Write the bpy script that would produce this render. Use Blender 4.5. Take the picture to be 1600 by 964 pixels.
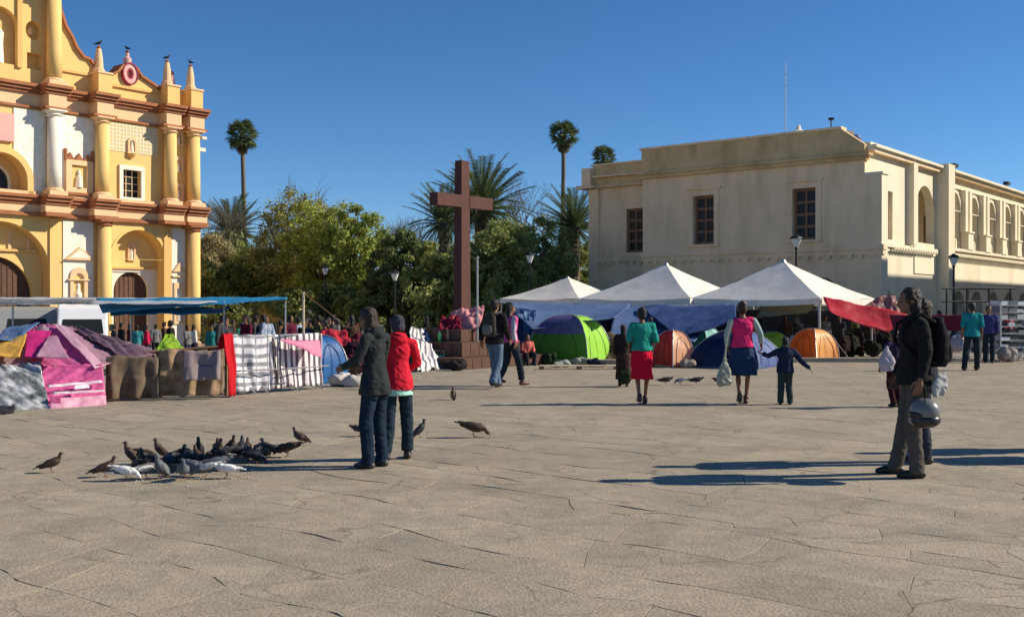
import bpy, bmesh, math, random
import numpy as np
from mathutils import Vector, Matrix, Euler, noise
R = math.radians
rnd = random.Random(7)
SC = bpy.context.scene
COL = SC.collection
for o in list(bpy.data.objects): bpy.data.objects.remove(o)

# ------------------------------------------------------------------ camera, sky, sun
F, HZ, EYE = 1650.0, 478.0, 1.6
cd = bpy.data.cameras.new('camera'); cam = bpy.data.objects.new('camera', cd); COL.objects.link(cam)
cd.sensor_width = 36; cd.lens = 36 * F / 1600; cd.clip_end = 3000; cd.clip_start = .1
cam.location = (0, 0, EYE); cam.rotation_euler = (R(90 - .139), 0, 0)
SC.camera = cam
SUN_EL, SUN_AZ = 31.0, 6.0       # azimuth from +X toward +Y
sd = Vector((math.cos(R(SUN_EL)) * math.cos(R(SUN_AZ)), math.cos(R(SUN_EL)) * math.sin(R(SUN_AZ)), math.sin(R(SUN_EL))))
w = bpy.data.worlds.new('World'); SC.world = w; w.use_nodes = True
nt = w.node_tree; bg = nt.nodes['Background']
sky = nt.nodes.new('ShaderNodeTexSky'); sky.sky_type = 'NISHITA'; sky.sun_disc = False
sky.sun_elevation = R(SUN_EL); sky.sun_rotation = R(90 - SUN_AZ)
sky.altitude = 2200; sky.air_density = .95; sky.dust_density = .05; sky.ozone_density = 5.2
hs = nt.nodes.new('ShaderNodeHueSaturation'); hs.inputs['Saturation'].default_value = 1.15; hs.inputs['Value'].default_value = .82
nt.links.new(sky.outputs[0], hs.inputs['Color']); nt.links.new(hs.outputs[0], bg.inputs[0]); bg.inputs[1].default_value = .11
sl = bpy.data.lights.new('sun', 'SUN'); sl.energy = 4.6; sl.angle = R(.55); sl.color = (1, .9, .74)
so = bpy.data.objects.new('sun', sl); COL.objects.link(so); so.rotation_euler = sd.to_track_quat('Z', 'Y').to_euler()
SC.view_settings.view_transform = 'Standard'; SC.view_settings.look = 'None'
SC.view_settings.exposure = 0.4; SC.view_settings.gamma = 1

T = math.atan2(1650, 1340)                       # the square's grid, turned against the view
EX, EY = math.cos(T), math.sin(T)
def gp(px, py):                                   # a point on the paving
    Y = F * EYE / (py - HZ); return ((px - 800) / F * Y, Y)
def X_(px, Y): return (px - 800) / F * Y
def Z_(py, Y): return EYE + (HZ - py) / F * Y

# ------------------------------------------------------------------ materials
MATS = {}
def mat(name, col=(.5, .5, .5), rough=.8, var=.15, scale=2.0, bump=.15, bscale=30., objcol=False, trans=0., metal=0., island=0., coord='Object', spec=.3, stain_shine=None, extra=None):
    if name in MATS: return MATS[name]
    m = bpy.data.materials.new(name); m.use_nodes = True; n = m.node_tree.nodes; l = m.node_tree.links
    bs = n['Principled BSDF']; bs.inputs['Roughness'].default_value = rough; bs.inputs['Metallic'].default_value = metal
    bs.inputs['Specular IOR Level'].default_value = spec
    if coord == 'World':
        g = n.new('ShaderNodeNewGeometry'); vec = g.outputs['Position']
    else:
        tc = n.new('ShaderNodeTexCoord'); vec = tc.outputs['Object']
    nz = n.new('ShaderNodeTexNoise'); nz.inputs['Scale'].default_value = scale; nz.inputs['Detail'].default_value = 6; nz.inputs['Roughness'].default_value = .65
    l.new(vec, nz.inputs['Vector'])
    if objcol:
        oi = n.new('ShaderNodeObjectInfo'); c = oi.outputs['Color']
    else:
        rgb = n.new('ShaderNodeRGB'); rgb.outputs[0].default_value = (*col, 1); c = rgb.outputs[0]
    mr = n.new('ShaderNodeMapRange'); mr.inputs[1].default_value = .25; mr.inputs[2].default_value = .75
    mr.inputs[3].default_value = 1 - var; mr.inputs[4].default_value = 1 + var; l.new(nz.outputs[0], mr.inputs[0])
    mx = n.new('ShaderNodeVectorMath'); mx.operation = 'SCALE'; l.new(c, mx.inputs[0]); l.new(mr.outputs[0], mx.inputs['Scale'])
    out = mx.outputs[0]
    if stain_shine:                                    # (colour, amount, scale, z-stretch): weather streaks, and on the plastic painted fold shine
        scol, amt, ss, zs = stain_shine
        mp = n.new('ShaderNodeMapping'); mp.inputs['Scale'].default_value = (1, 1, zs); l.new(vec, mp.inputs[0])
        n2 = n.new('ShaderNodeTexNoise'); n2.inputs['Scale'].default_value = ss; n2.inputs['Detail'].default_value = 5; l.new(mp.outputs[0], n2.inputs['Vector'])
        r2 = n.new('ShaderNodeMapRange'); r2.inputs[1].default_value = .45; r2.inputs[2].default_value = .7; r2.inputs[4].default_value = amt; l.new(n2.outputs[0], r2.inputs[0])
        mm = n.new('ShaderNodeMix'); mm.data_type = 'RGBA'; l.new(r2.outputs[0], mm.inputs[0]); l.new(out, mm.inputs[6]); mm.inputs[7].default_value = (*scol, 1)
        out = mm.outputs[2]
    if island:
        g = n.new('ShaderNodeNewGeometry'); r3 = n.new('ShaderNodeMapRange'); r3.inputs[3].default_value = 1 - island; r3.inputs[4].default_value = 1 + island
        l.new(g.outputs['Random Per Island'], r3.inputs[0])
        m3 = n.new('ShaderNodeVectorMath'); m3.operation = 'SCALE'; l.new(out, m3.inputs[0]); l.new(r3.outputs[0], m3.inputs['Scale']); out = m3.outputs[0]
    l.new(out, bs.inputs['Base Color'])
    if bump:
        nb = n.new('ShaderNodeTexNoise'); nb.inputs['Scale'].default_value = bscale; nb.inputs['Detail'].default_value = 4; l.new(vec, nb.inputs['Vector'])
        b = n.new('ShaderNodeBump'); b.inputs['Strength'].default_value = bump; b.inputs['Distance'].default_value = .02; l.new(nb.outputs[0], b.inputs['Height']); l.new(b.outputs[0], bs.inputs['Normal'])
    if trans:
        tr = n.new('ShaderNodeBsdfTranslucent'); l.new(out, tr.inputs[0]); ms = n.new('ShaderNodeMixShader'); ms.inputs[0].default_value = trans
        l.new(bs.outputs[0], ms.inputs[1]); l.new(tr.outputs[0], ms.inputs[2]); l.new(ms.outputs[0], n['Material Output'].inputs[0])
    MATS[name] = m; return m

def stone_mat():
    m = mat('flagstone', (.355, .298, .214), .85, .16, .45, .38, 48., coord='World', stain_shine=((.235, .215, .17), .6, 1.7, 1.))
    n = m.node_tree.nodes; l = m.node_tree.links; bs = n['Principled BSDF']
    src = bs.inputs['Base Color'].links[0].from_socket
    oi = n.new('ShaderNodeObjectInfo'); r = n.new('ShaderNodeMapRange'); r.inputs[3].default_value = .90; r.inputs[4].default_value = 1.09
    l.new(oi.outputs['Random'], r.inputs[0])
    g = n.new('ShaderNodeNewGeometry')
    nf = n.new('ShaderNodeTexNoise'); nf.inputs['Scale'].default_value = 38; nf.inputs['Detail'].default_value = 8; nf.inputs['Roughness'].default_value = .8; l.new(g.outputs['Position'], nf.inputs['Vector'])
    r2 = n.new('ShaderNodeMapRange'); r2.inputs[1].default_value = .3; r2.inputs[2].default_value = .7; r2.inputs[3].default_value = .66; r2.inputs[4].default_value = 1.34; l.new(nf.outputs[0], r2.inputs[0])
    nf2 = n.new('ShaderNodeTexNoise'); nf2.inputs['Scale'].default_value = 6; nf2.inputs['Detail'].default_value = 10; nf2.inputs['Roughness'].default_value = .75; l.new(g.outputs['Position'], nf2.inputs['Vector'])
    r7 = n.new('ShaderNodeMapRange'); r7.inputs[1].default_value = .35; r7.inputs[2].default_value = .65; r7.inputs[3].default_value = .86; r7.inputs[4].default_value = 1.12; l.new(nf2.outputs[0], r7.inputs[0])
    k0 = n.new('ShaderNodeMath'); k0.operation = 'MULTIPLY'; l.new(r.outputs[0], k0.inputs[0]); l.new(r7.outputs[0], k0.inputs[1])
    k = n.new('ShaderNodeMath'); k.operation = 'MULTIPLY'; l.new(k0.outputs[0], k.inputs[0]); l.new(r2.outputs[0], k.inputs[1])
    # thin hairline cracks inside the slabs
    vo = n.new('ShaderNodeTexVoronoi'); vo.feature = 'DISTANCE_TO_EDGE'; vo.inputs['Scale'].default_value = .9
    nd = n.new('ShaderNodeTexNoise'); nd.inputs['Scale'].default_value = 2.5; nd.inputs['Detail'].default_value = 4; l.new(g.outputs['Position'], nd.inputs['Vector'])
    ad = n.new('ShaderNodeVectorMath'); ad.operation = 'MULTIPLY_ADD'; ad.inputs[1].default_value = (.5, .5, .5); l.new(nd.outputs['Color'], ad.inputs[0]); l.new(g.outputs['Position'], ad.inputs[2]); l.new(ad.outputs[0], vo.inputs['Vector'])
    r4 = n.new('ShaderNodeMapRange'); r4.inputs[1].default_value = .0; r4.inputs[2].default_value = .014; r4.inputs[3].default_value = .0; r4.inputs[4].default_value = 1; l.new(vo.outputs['Distance'], r4.inputs[0])
    nm = n.new('ShaderNodeTexNoise'); nm.inputs['Scale'].default_value = 1.3; l.new(g.outputs['Position'], nm.inputs['Vector'])
    r5 = n.new('ShaderNodeMapRange'); r5.inputs[1].default_value = .45; r5.inputs[2].default_value = .62; r5.inputs[3].default_value = 1.; r5.inputs[4].default_value = .0; l.new(nm.outputs[0], r5.inputs[0])
    mxx = n.new('ShaderNodeMath'); mxx.operation = 'MAXIMUM'; l.new(r4.outputs[0], mxx.inputs[0]); l.new(r5.outputs[0], mxx.inputs[1])
    r6 = n.new('ShaderNodeMapRange'); r6.inputs[3].default_value = .6; r6.inputs[4].default_value = 1.; l.new(mxx.outputs[0], r6.inputs[0])
    k2 = n.new('ShaderNodeMath'); k2.operation = 'MULTIPLY'; l.new(k.outputs[0], k2.inputs[0]); l.new(r6.outputs[0], k2.inputs[1])
    s = n.new('ShaderNodeVectorMath'); s.operation = 'SCALE'; l.new(src, s.inputs[0]); l.new(k2.outputs[0], s.inputs['Scale']); l.new(s.outputs[0], bs.inputs['Base Color'])
    return m
M_STONE = stone_mat()
M_MORTAR = mat('mortar', (.30, .265, .205), .9, .2, 1.5, .3, 60., coord='World', stain_shine=((.08, .07, .055), .6, 1.1, 1.))
M_STREET = mat('street', (.16, .15, .14), .9, .2, .6, .2, 30., coord='World')
M_PARK = mat('park_soil', (.09, .085, .05), .9, .3, .5, .2, 30., coord='World')
M_YEL = mat('yellow_plaster', (.82, .55, .20), .85, .07, .8, .12, 8., stain_shine=((.62, .42, .2), .35, .9, .35))
M_DYEL = mat('ochre_plaster', (.72, .45, .16), .85, .08, .8, .12, 8.)
M_WHT = mat('white_plaster', (.84, .79, .66), .85, .05, 1., .5, 14., stain_shine=((.62, .55, .42), .35, 1.2, .35))
M_DRED = mat('crimson_paint', (.30, .02, .045), .7, .1, 2., .1, 9.)
M_ORN = mat('white_plaster_relief', (.86, .82, .72), .85, .08, 5., 1.0, 9., stain_shine=((.7, .6, .42), .5, 4., 1.))
M_RED = mat('red_brown_plaster', (.36, .135, .06), .85, .12, 1., .15, 10., stain_shine=((.5, .25, .12), .4, 1.4, .5))
M_PEACH = mat('peach_plaster', (.80, .54, .30), .85, .08, .9, .12, 9.)
M_PINK = mat('pink_plaster', (.72, .42, .36), .85, .1, .9, .12, 9.)
M_DOOR = mat('old_wood_door', (.12, .06, .035), .7, .25, 4., .3, 20.)
M_DARK = mat('dark_glass', (.02, .022, .022), .3, .2, 2., 0, 1., spec=.2)
M_CREAM = mat('cream_plaster', (.82, .74, .56), .88, .06, .6, .15, 7., stain_shine=((.62, .5, .32), .45, .7, .22))
M_OCHRE = mat('stained_parapet', (.66, .48, .25), .9, .14, .7, .3, 7., stain_shine=((.36, .24, .11), .75, .9, .45))
M_GREYW = mat('weathered_wall', (.88, .655, .42), .9, .08, .5, .35, 7., stain_shine=((.6, .44, .25), .6, 1.2, .3))
M_WOOD = mat('brown_wood', (.24, .13, .075), .7, .2, 5., .2, 20.)
M_CROSS = mat('cross_wood', (.095, .034, .025), .75, .18, 3., .25, 25., stain_shine=((.06, .022, .018), .5, 2., .2))
M_PLANK = mat('plank', (.11, .055, .035), .8, .2, 4., .25, 20.)
M_METAL = mat('dark_metal', (.03, .03, .03), .45, .2, 5., .05, 20., metal=.4)
M_GALV = mat('galvanised', (.42, .42, .42), .45, .15, 5., .05, 20., metal=.6)
M_GLASSW = mat('lamp_glass', (.75, .74, .68), .3, .05, 5., 0, 1.)
M_CLOTH = mat('cloth', rough=.92, var=.14, scale=9., bump=.25, bscale=120., objcol=True, spec=.1)
M_SKIN = mat('skin', rough=.6, var=.06, scale=14., bump=.05, bscale=90., objcol=True, spec=.3)
M_HAIR = mat('hair', rough=.55, var=.3, scale=50., bump=.6, bscale=110., objcol=True, spec=.35)
M_PLAST = mat('plastic', rough=.45, var=.06, scale=4., bump=.05, bscale=30., objcol=True, spec=.4)
M_TARP = mat('tarp', rough=.5, var=.12, scale=2.5, bump=.35, bscale=14., objcol=True, trans=.35, spec=.4)
M_PLS = mat('plastic_sheet', rough=.28, var=.3, scale=3.5, bump=.3, bscale=10., objcol=True, trans=.2, spec=.6, stain_shine=((.85, .86, .88), .95, 5., .5))  # white streaks paint the shine on the folds into the colour
M_CARP = mat('carpet_weave', rough=.95, var=.35, scale=5., bump=.4, bscale=80., objcol=True, spec=.1, stain_shine=((.10, .05, .03), .55, 6., 1.))
M_CANO = mat('canopy_cloth', (.88, .83, .74), .8, .06, 1.5, .3, 5., trans=.12, stain_shine=((.6, .55, .45), .4, 2., 1.))
M_PAINT = mat('car_paint', rough=.3, var=.03, scale=1., bump=0, objcol=True, spec=.5)
M_TRUNK = mat('bark', (.13, .095, .065), .95, .25, 3., .6, 14.)
M_PTRUNK = mat('palm_bark', (.16, .13, .10), .95, .25, 3., .6, 8.)
def leafm(name, c, tr=.38): return mat(name, c, .6, .38, .55, 0, 1., island=.4, trans=tr, coord='World', spec=.15)
M_LY = leafm('yellow_green_leaves', (.37, .40, .09)); M_LO = leafm('olive_leaves', (.31, .34, .11)); M_LG = leafm('bright_green_leaves', (.33, .38, .09))
M_LD = leafm('dark_green_leaves', (.16, .20, .07)); M_LO2 = leafm('yellowing_olive_leaves', (.31, .30, .11)); M_LB = leafm('brown_olive_leaves', (.34, .30, .15)); M_LP = leafm('palm_leaves', (.13, .165, .07), .25)
M_LPD = leafm('dry_palm_leaves', (.15, .115, .06), .1); M_TWIG = mat('bare_twigs', (.16, .13, .11), .95, .2, 3., 0, 1.)
M_FEA = mat('feathers', rough=.6, var=.35, scale=28., bump=.2, bscale=60., objcol=True)

# ------------------------------------------------------------------ mesh helpers
class MB:
    def __init__(s): s.v = []; s.f = []
    def add(s, v, f):
        b = len(s.v); s.v += [tuple(p) for p in v]; s.f += [tuple(i + b for i in q) for q in f]; return s
    def box(s, x0, x1, y0, y1, z0, z1):
        if x0 > x1: x0, x1 = x1, x0
        if y0 > y1: y0, y1 = y1, y0
        v = [(x0, y0, z0), (x1, y0, z0), (x1, y1, z0), (x0, y1, z0), (x0, y0, z1), (x1, y0, z1), (x1, y1, z1), (x0, y1, z1)]
        return s.add(v, [(0, 3, 2, 1), (4, 5, 6, 7), (0, 1, 5, 4), (1, 2, 6, 5), (2, 3, 7, 6), (3, 0, 4, 7)])
    def prism(s, poly, y0, y1):                   # poly in (x,z), extruded in y
        n = len(poly); v = [(x, y0, z) for x, z in poly] + [(x, y1, z) for x, z in poly]
        f = [tuple(range(n)), tuple(range(2 * n - 1, n - 1, -1))] + [(i, i + n, (i + 1) % n + n, (i + 1) % n) for i in range(n)]
        return s.add(v, f)
    def prismx(s, poly, x0, x1):                  # poly in (y,z), extruded in x
        n = len(poly); v = [(x0, y, z) for y, z in poly] + [(x1, y, z) for y, z in poly]
        f = [tuple(range(n)), tuple(range(2 * n - 1, n - 1, -1))] + [(i, i + n, (i + 1) % n + n, (i + 1) % n) for i in range(n)]
        return s.add(v, f)
    def lathe(s, cx, cy, prof, n=16):             # prof [(r,z)]
        v = []; f = []
        for r, z in prof:
            for k in range(n): a = 2 * math.pi * k / n; v.append((cx + r * math.cos(a), cy + r * math.sin(a), z))
        for i in range(len(prof) - 1):
            for k in range(n): f.append((i * n + k, i * n + (k + 1) % n, (i + 1) * n + (k + 1) % n, (i + 1) * n + k))
        f.append(tuple(range(n - 1, -1, -1))); f.append(tuple((len(prof) - 1) * n + k for k in range(n)))
        return s.add(v, f)
    def tube(s, pts, rs, n=8):
        pts = [Vector(p) for p in pts]
        if not hasattr(rs, '__len__'): rs = [rs] * len(pts)
        v = []; f = []; up = Vector((.13, .21, 1)).normalized()
        for i, p in enumerate(pts):
            d = (pts[min(i + 1, len(pts) - 1)] - pts[max(i - 1, 0)]).normalized()
            u = up if abs(d.dot(up)) < .95 else Vector((1, 0, 0)); a = d.cross(u).normalized(); b = d.cross(a)
            for k in range(n): t = 2 * math.pi * k / n; v.append(p + (a * math.cos(t) + b * math.sin(t)) * rs[i])
        for i in range(len(pts) - 1):
            for k in range(n): f.append((i * n + k, i * n + (k + 1) % n, (i + 1) * n + (k + 1) % n, (i + 1) * n + k))
        f.append(tuple(range(n - 1, -1, -1))); f.append(tuple((len(pts) - 1) * n + k for k in range(n)))
        return s.add(v, f)
    def mesh(s, name):
        m = bpy.data.meshes.new(name); m.from_pydata(s.v, [], s.f); m.update(); return m
def recalc(me):
    b = bmesh.new(); b.from_mesh(me); bmesh.ops.recalc_face_normals(b, faces=b.faces); b.to_mesh(me); b.free()
def link(name, data, material=None, parent=None, color=None, smooth=False):
    o = bpy.data.objects.new(name, data); COL.objects.link(o)
    if material and data: data.materials.append(material)
    if parent: o.parent = parent
    if color: o.color = (*color, 1)
    if smooth and data: data.polygons.foreach_set('use_smooth', [True] * len(data.polygons))
    return o
def part(name, mb, material, parent=None, color=None, smooth=False):
    me = mb.mesh(name) if isinstance(mb, MB) else mb
    if isinstance(mb, MB): recalc(me)
    return link(name, me, material, parent, color, smooth)
def tag(o, label=None, cat=None, group=None, kind=None):
    if label: o['label'] = label
    if cat: o['category'] = cat
    if group: o['group'] = group
    if kind: o['kind'] = kind
    return o
def empty(name, loc=(0, 0, 0), rz=0., label=None, cat=None, group=None):
    o = bpy.data.objects.new(name, None); COL.objects.link(o); o.location = loc; o.rotation_euler = (0, 0, rz); o.empty_display_size = .2
    return tag(o, label, cat, group)
def copy_obj(o, parent=None):
    c = o.copy(); COL.objects.link(c)
    if parent: c.parent = parent; c.matrix_parent_inverse = o.matrix_parent_inverse
    return c
KIDS = {}
def copy_tree(o, parent=None):
    c = copy_obj(o, parent)
    for k in o.children: copy_tree(k, c)
    return c
def arcpts(cx, cz, r, a0=0, a1=180, n=14, rz=None):
    rz = rz or r
    return [(cx + r * math.cos(R(a0 + (a1 - a0) * i / n)), cz + rz * math.sin(R(a0 + (a1 - a0) * i / n))) for i in range(n + 1)]
def arch_poly(cx, z0, zs, r, n=14, rz=None): return [(cx + r, z0)] + arcpts(cx, zs, r, 0, 180, n, rz) + [(cx - r, z0)]
def rect(x0, x1, z0, z1): return [(x0, z0), (x1, z0), (x1, z1), (x0, z1)]
def plate(outline, holes, y0, y1):                # wall slab in the x,z plane with real openings
    cu = bpy.data.curves.new('t', 'CURVE'); cu.dimensions = '2D'; cu.fill_mode = 'BOTH'; cu.extrude = abs(y1 - y0) / 2
    for poly in [outline] + holes:
        sp = cu.splines.new('POLY'); sp.points.add(len(poly) - 1); sp.use_cyclic_u = True
        for i, (x, z) in enumerate(poly): sp.points[i].co = (x, z, 0, 1)
    o = bpy.data.objects.new('t', cu); COL.objects.link(o)
    bpy.context.view_layer.update()
    dg = bpy.context.evaluated_depsgraph_get(); me = bpy.data.meshes.new_from_object(o.evaluated_get(dg))
    bpy.data.objects.remove(o); bpy.data.curves.remove(cu)
    c = (y0 + y1) / 2
    me.transform(Matrix(((1, 0, 0, 0), (0, 0, -1, c), (0, 1, 0, 0), (0, 0, 0, 1)))); me.update(); recalc(me)
    return me
def npmesh(name, V, Q):
    V = np.asarray(V, dtype=np.float32); Q = np.asarray(Q, dtype=np.int32); me = bpy.data.meshes.new(name); k = Q.shape[1]
    me.vertices.add(len(V)); me.vertices.foreach_set('co', V.ravel()); me.loops.add(Q.size); me.loops.foreach_set('vertex_index', Q.ravel())
    me.polygons.add(len(Q)); me.polygons.foreach_set('loop_start', np.arange(len(Q), dtype=np.int32) * k); me.update(calc_edges=True); return me

# remeshed organic shapes
class Org:
    def __init__(s): s.mb = MB()
    def rc(s, p0, p1, r0, r1, n=12, cap=1., flat=1.):
        p0, p1 = Vector(p0), Vector(p1); d = p1 - p0; L = d.length
        if L < 1e-5: return s
        d /= L; u = Vector((0, 1, 0)) if abs(d.y) < .9 else Vector((1, 0, 0)); a = d.cross(u).normalized(); b = a.cross(d).normalized()
        rings = [(-r0 * cap * math.cos(t), r0 * math.sin(t)) for t in (.25, .7, 1.15)] + [(0, r0), (L, r1)] + [(L + r1 * cap * math.cos(t), r1 * math.sin(t)) for t in (1.15, .7, .25)]
        v = []; f = []
        for h, r in rings:
            for k in range(n): t = 2 * math.pi * k / n; v.append(p0 + d * h + a * math.cos(t) * r + b * math.sin(t) * r * flat)
        for i in range(len(rings) - 1):
            for k in range(n): f.append((i * n + k, i * n + (k + 1) % n, (i + 1) * n + (k + 1) % n, (i + 1) * n + k))
        f.append(tuple(range(n - 1, -1, -1))); f.append(tuple((len(rings) - 1) * n + k for k in range(n)))
        s.mb.add(v, f); return s
    def el(s, c, r, rot=None, n=14):
        c = Vector(c); v = []; f = []; m = int(n * .6)
        for i in range(1, m):
            t = math.pi * i / m
            for k in range(n):
                a = 2 * math.pi * k / n; p = Vector((r[0] * math.sin(t) * math.cos(a), r[1] * math.sin(t) * math.sin(a), r[2] * math.cos(t)))
                if rot is not None: p = rot @ p
                v.append(c + p)
        for i in range(m - 2):
            for k in range(n): f.append((i * n + k, i * n + (k + 1) % n, (i + 1) * n + (k + 1) % n, (i + 1) * n + k))
        f.append(tuple(range(n - 1, -1, -1))); f.append(tuple((m - 2) * n + k for k in range(n)))
        s.mb.add(v, f); return s
    def ering(s, rings, n=20):                    # rings [(cx,cy,z,rx,ry)] stacked: skirts, coats
        v = []; f = []
        for cx, cy, z, rx, ry in rings:
            for k in range(n):
                t = 2 * math.pi * k / n; v.append((cx + rx * math.cos(t), cy + ry * math.sin(t), z))
        for i in range(len(rings) - 1):
            for k in range(n): f.append((i * n + k, i * n + (k + 1) % n, (i + 1) * n + (k + 1) % n, (i + 1) * n + k))
        f.append(tuple(range(n - 1, -1, -1))); f.append(tuple((len(rings) - 1) * n + k for k in range(n)))
        s.mb.add(v, f); return s
    def remesh(s, vox, smooth=3, wr=0., wf=9., seed=0, xf=None):
        me = s.mb.mesh('t'); recalc(me); o = bpy.data.objects.new('t', me); COL.objects.link(o)
        md = o.modifiers.new('r', 'REMESH'); md.mode = 'VOXEL'; md.voxel_size = vox; md.adaptivity = 0
        if smooth: sm = o.modifiers.new('s', 'SMOOTH'); sm.factor = .5; sm.iterations = smooth
        bpy.context.view_layer.update(); dg = bpy.context.evaluated_depsgraph_get(); e = o.evaluated_get(dg); m2 = bpy.data.meshes.new_from_object(e)
        bpy.data.objects.remove(o); bpy.data.meshes.remove(me)
        if wr:
            N = len(m2.vertices); co = np.empty(N * 3, np.float32); m2.vertices.foreach_get('co', co); co = co.reshape(-1, 3)
            no = np.empty(N * 3, np.float32); m2.vertices.foreach_get('normal', no); no = no.reshape(-1, 3)
            off = Vector((seed * 3.1, seed * 1.7, seed)); d = np.array([noise.noise(Vector((p[0] * wf, p[1] * wf, p[2] * wf * .55)) + off) + 1.1 * (.35 - abs(noise.noise(Vector((p[0] * wf * 1.1, p[1] * wf * 1.1, p[2] * wf * 1.7 + p[0] * wf * .8)) + off))) for p in co.tolist()], np.float32)
            co += no * (d * wr)[:, None]; m2.vertices.foreach_set('co', co.ravel())
        m2.materials.clear()
        if xf is not None: m2.transform(xf)
        m2.update(); return m2
def join_meshes(ms, name):
    b = bmesh.new()
    for m in ms: b.from_mesh(m); bpy.data.meshes.remove(m)
    me = bpy.data.meshes.new(name); b.to_mesh(me); b.free(); return me

def sheet(c00, c10, c11, c01, nu=24, nv=16, sag=0., wr=.03, wf=1.6, seed=0, name='sheet', edge=0., thick=.012, aniso=None):
    # cloth spanned between four corners (c00-c10 bottom or near edge, c01-c11 the opposite edge)
    A, B, C, D = map(Vector, (c00, c10, c11, c01)); V = []; Q = []
    nrm = (B - A).cross(D - A).normalized()
    for j in range(nv + 1):
        t = j / nv
        for i in range(nu + 1):
            s = i / nu; p = A.lerp(B, s).lerp(D.lerp(C, s), t)
            q = Vector((p.x * wf + seed * 7, p.y * wf, p.z * wf))
            if aniso: u_, v_ = s * math.cos(aniso) + t * math.sin(aniso), -s * math.sin(aniso) + t * math.cos(aniso); q = Vector((u_ * wf * .7, v_ * wf * 3.2, seed * 3.3))
            d = noise.noise(q) + .5 * noise.noise(q * 2.7) + .25 * noise.noise(q * 6)
            p = p + nrm * d * wr; p.z -= sag * 4 * s * (1 - s) * 4 * t * (1 - t)
            if edge: p.z -= edge * 4 * s * (1 - s) * (1 if t in (0,) else (1 - t) * .6)
            V.append(p)
    k = nu + 1; n0 = len(V)
    V += [p - nrm * thick for p in V]
    for j in range(nv):
        for i in range(nu):
            a = j * k + i; Q.append((a, a + 1, a + k + 1, a + k)); Q.append((n0 + a, n0 + a + k, n0 + a + k + 1, n0 + a + 1))
    rim = [i for i in range(k)] + [j * k + nu for j in range(1, nv + 1)] + [nv * k + i for i in range(nu - 1, -1, -1)] + [j * k for j in range(nv - 1, 0, -1)]
    for a, b in zip(rim, rim[1:] + rim[:1]): Q.append((a, a + n0, b + n0, b))
    me = bpy.data.meshes.new(name); me.from_pydata(V, [], Q); me.polygons.foreach_set('use_smooth', [True] * len(Q)); me.update(); return me

# ------------------------------------------------------------------ ground
LOW = -.65
big = MB().add([(-900, -60, LOW), (900, -60, LOW), (900, 1500, LOW), (-900, 1500, LOW)], [(0, 1, 2, 3)])
tag(part('street', big, M_STREET), kind='structure')
# the raised plaza: an L-shaped slab whose left back edge steps down to the street
PL = [(-45, -12), (60, -12), (60, 46), (-4.5, 46), (-4.5, 31), (-4.5, 24.4), (-45, 24.4)]
mbp = MB(); n = len(PL)
mbp.add([(x, y, -.004) for x, y in PL] + [(x, y, LOW - .1) for x, y in PL], [tuple(range(n))] + [(i, (i + 1) % n, (i + 1) % n + n, i + n) for i in range(n)])
plaza = part('plaza', mbp, M_MORTAR); tag(plaza, kind='structure')
pk = MB().box(-4.4, 4.6, 46.1, 300, LOW - .1, -.05); tag(part('park_ground', pk, M_PARK), kind='structure')
pk = MB().box(4.7, 90, 46.1, 140, LOW - .1, -.03); tag(part('pavement', pk, M_STONE), kind='structure')
pk = MB().box(-45, -4.6, 24.5, 39, LOW - .1, LOW + .34); tag(part('terrace', pk, M_STONE), kind='structure')
pk = MB().box(-60, -4.6, 62, 300, LOW - .1, LOW + .12); tag(part('park_lawn', pk, M_PARK), kind='structure')

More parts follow.
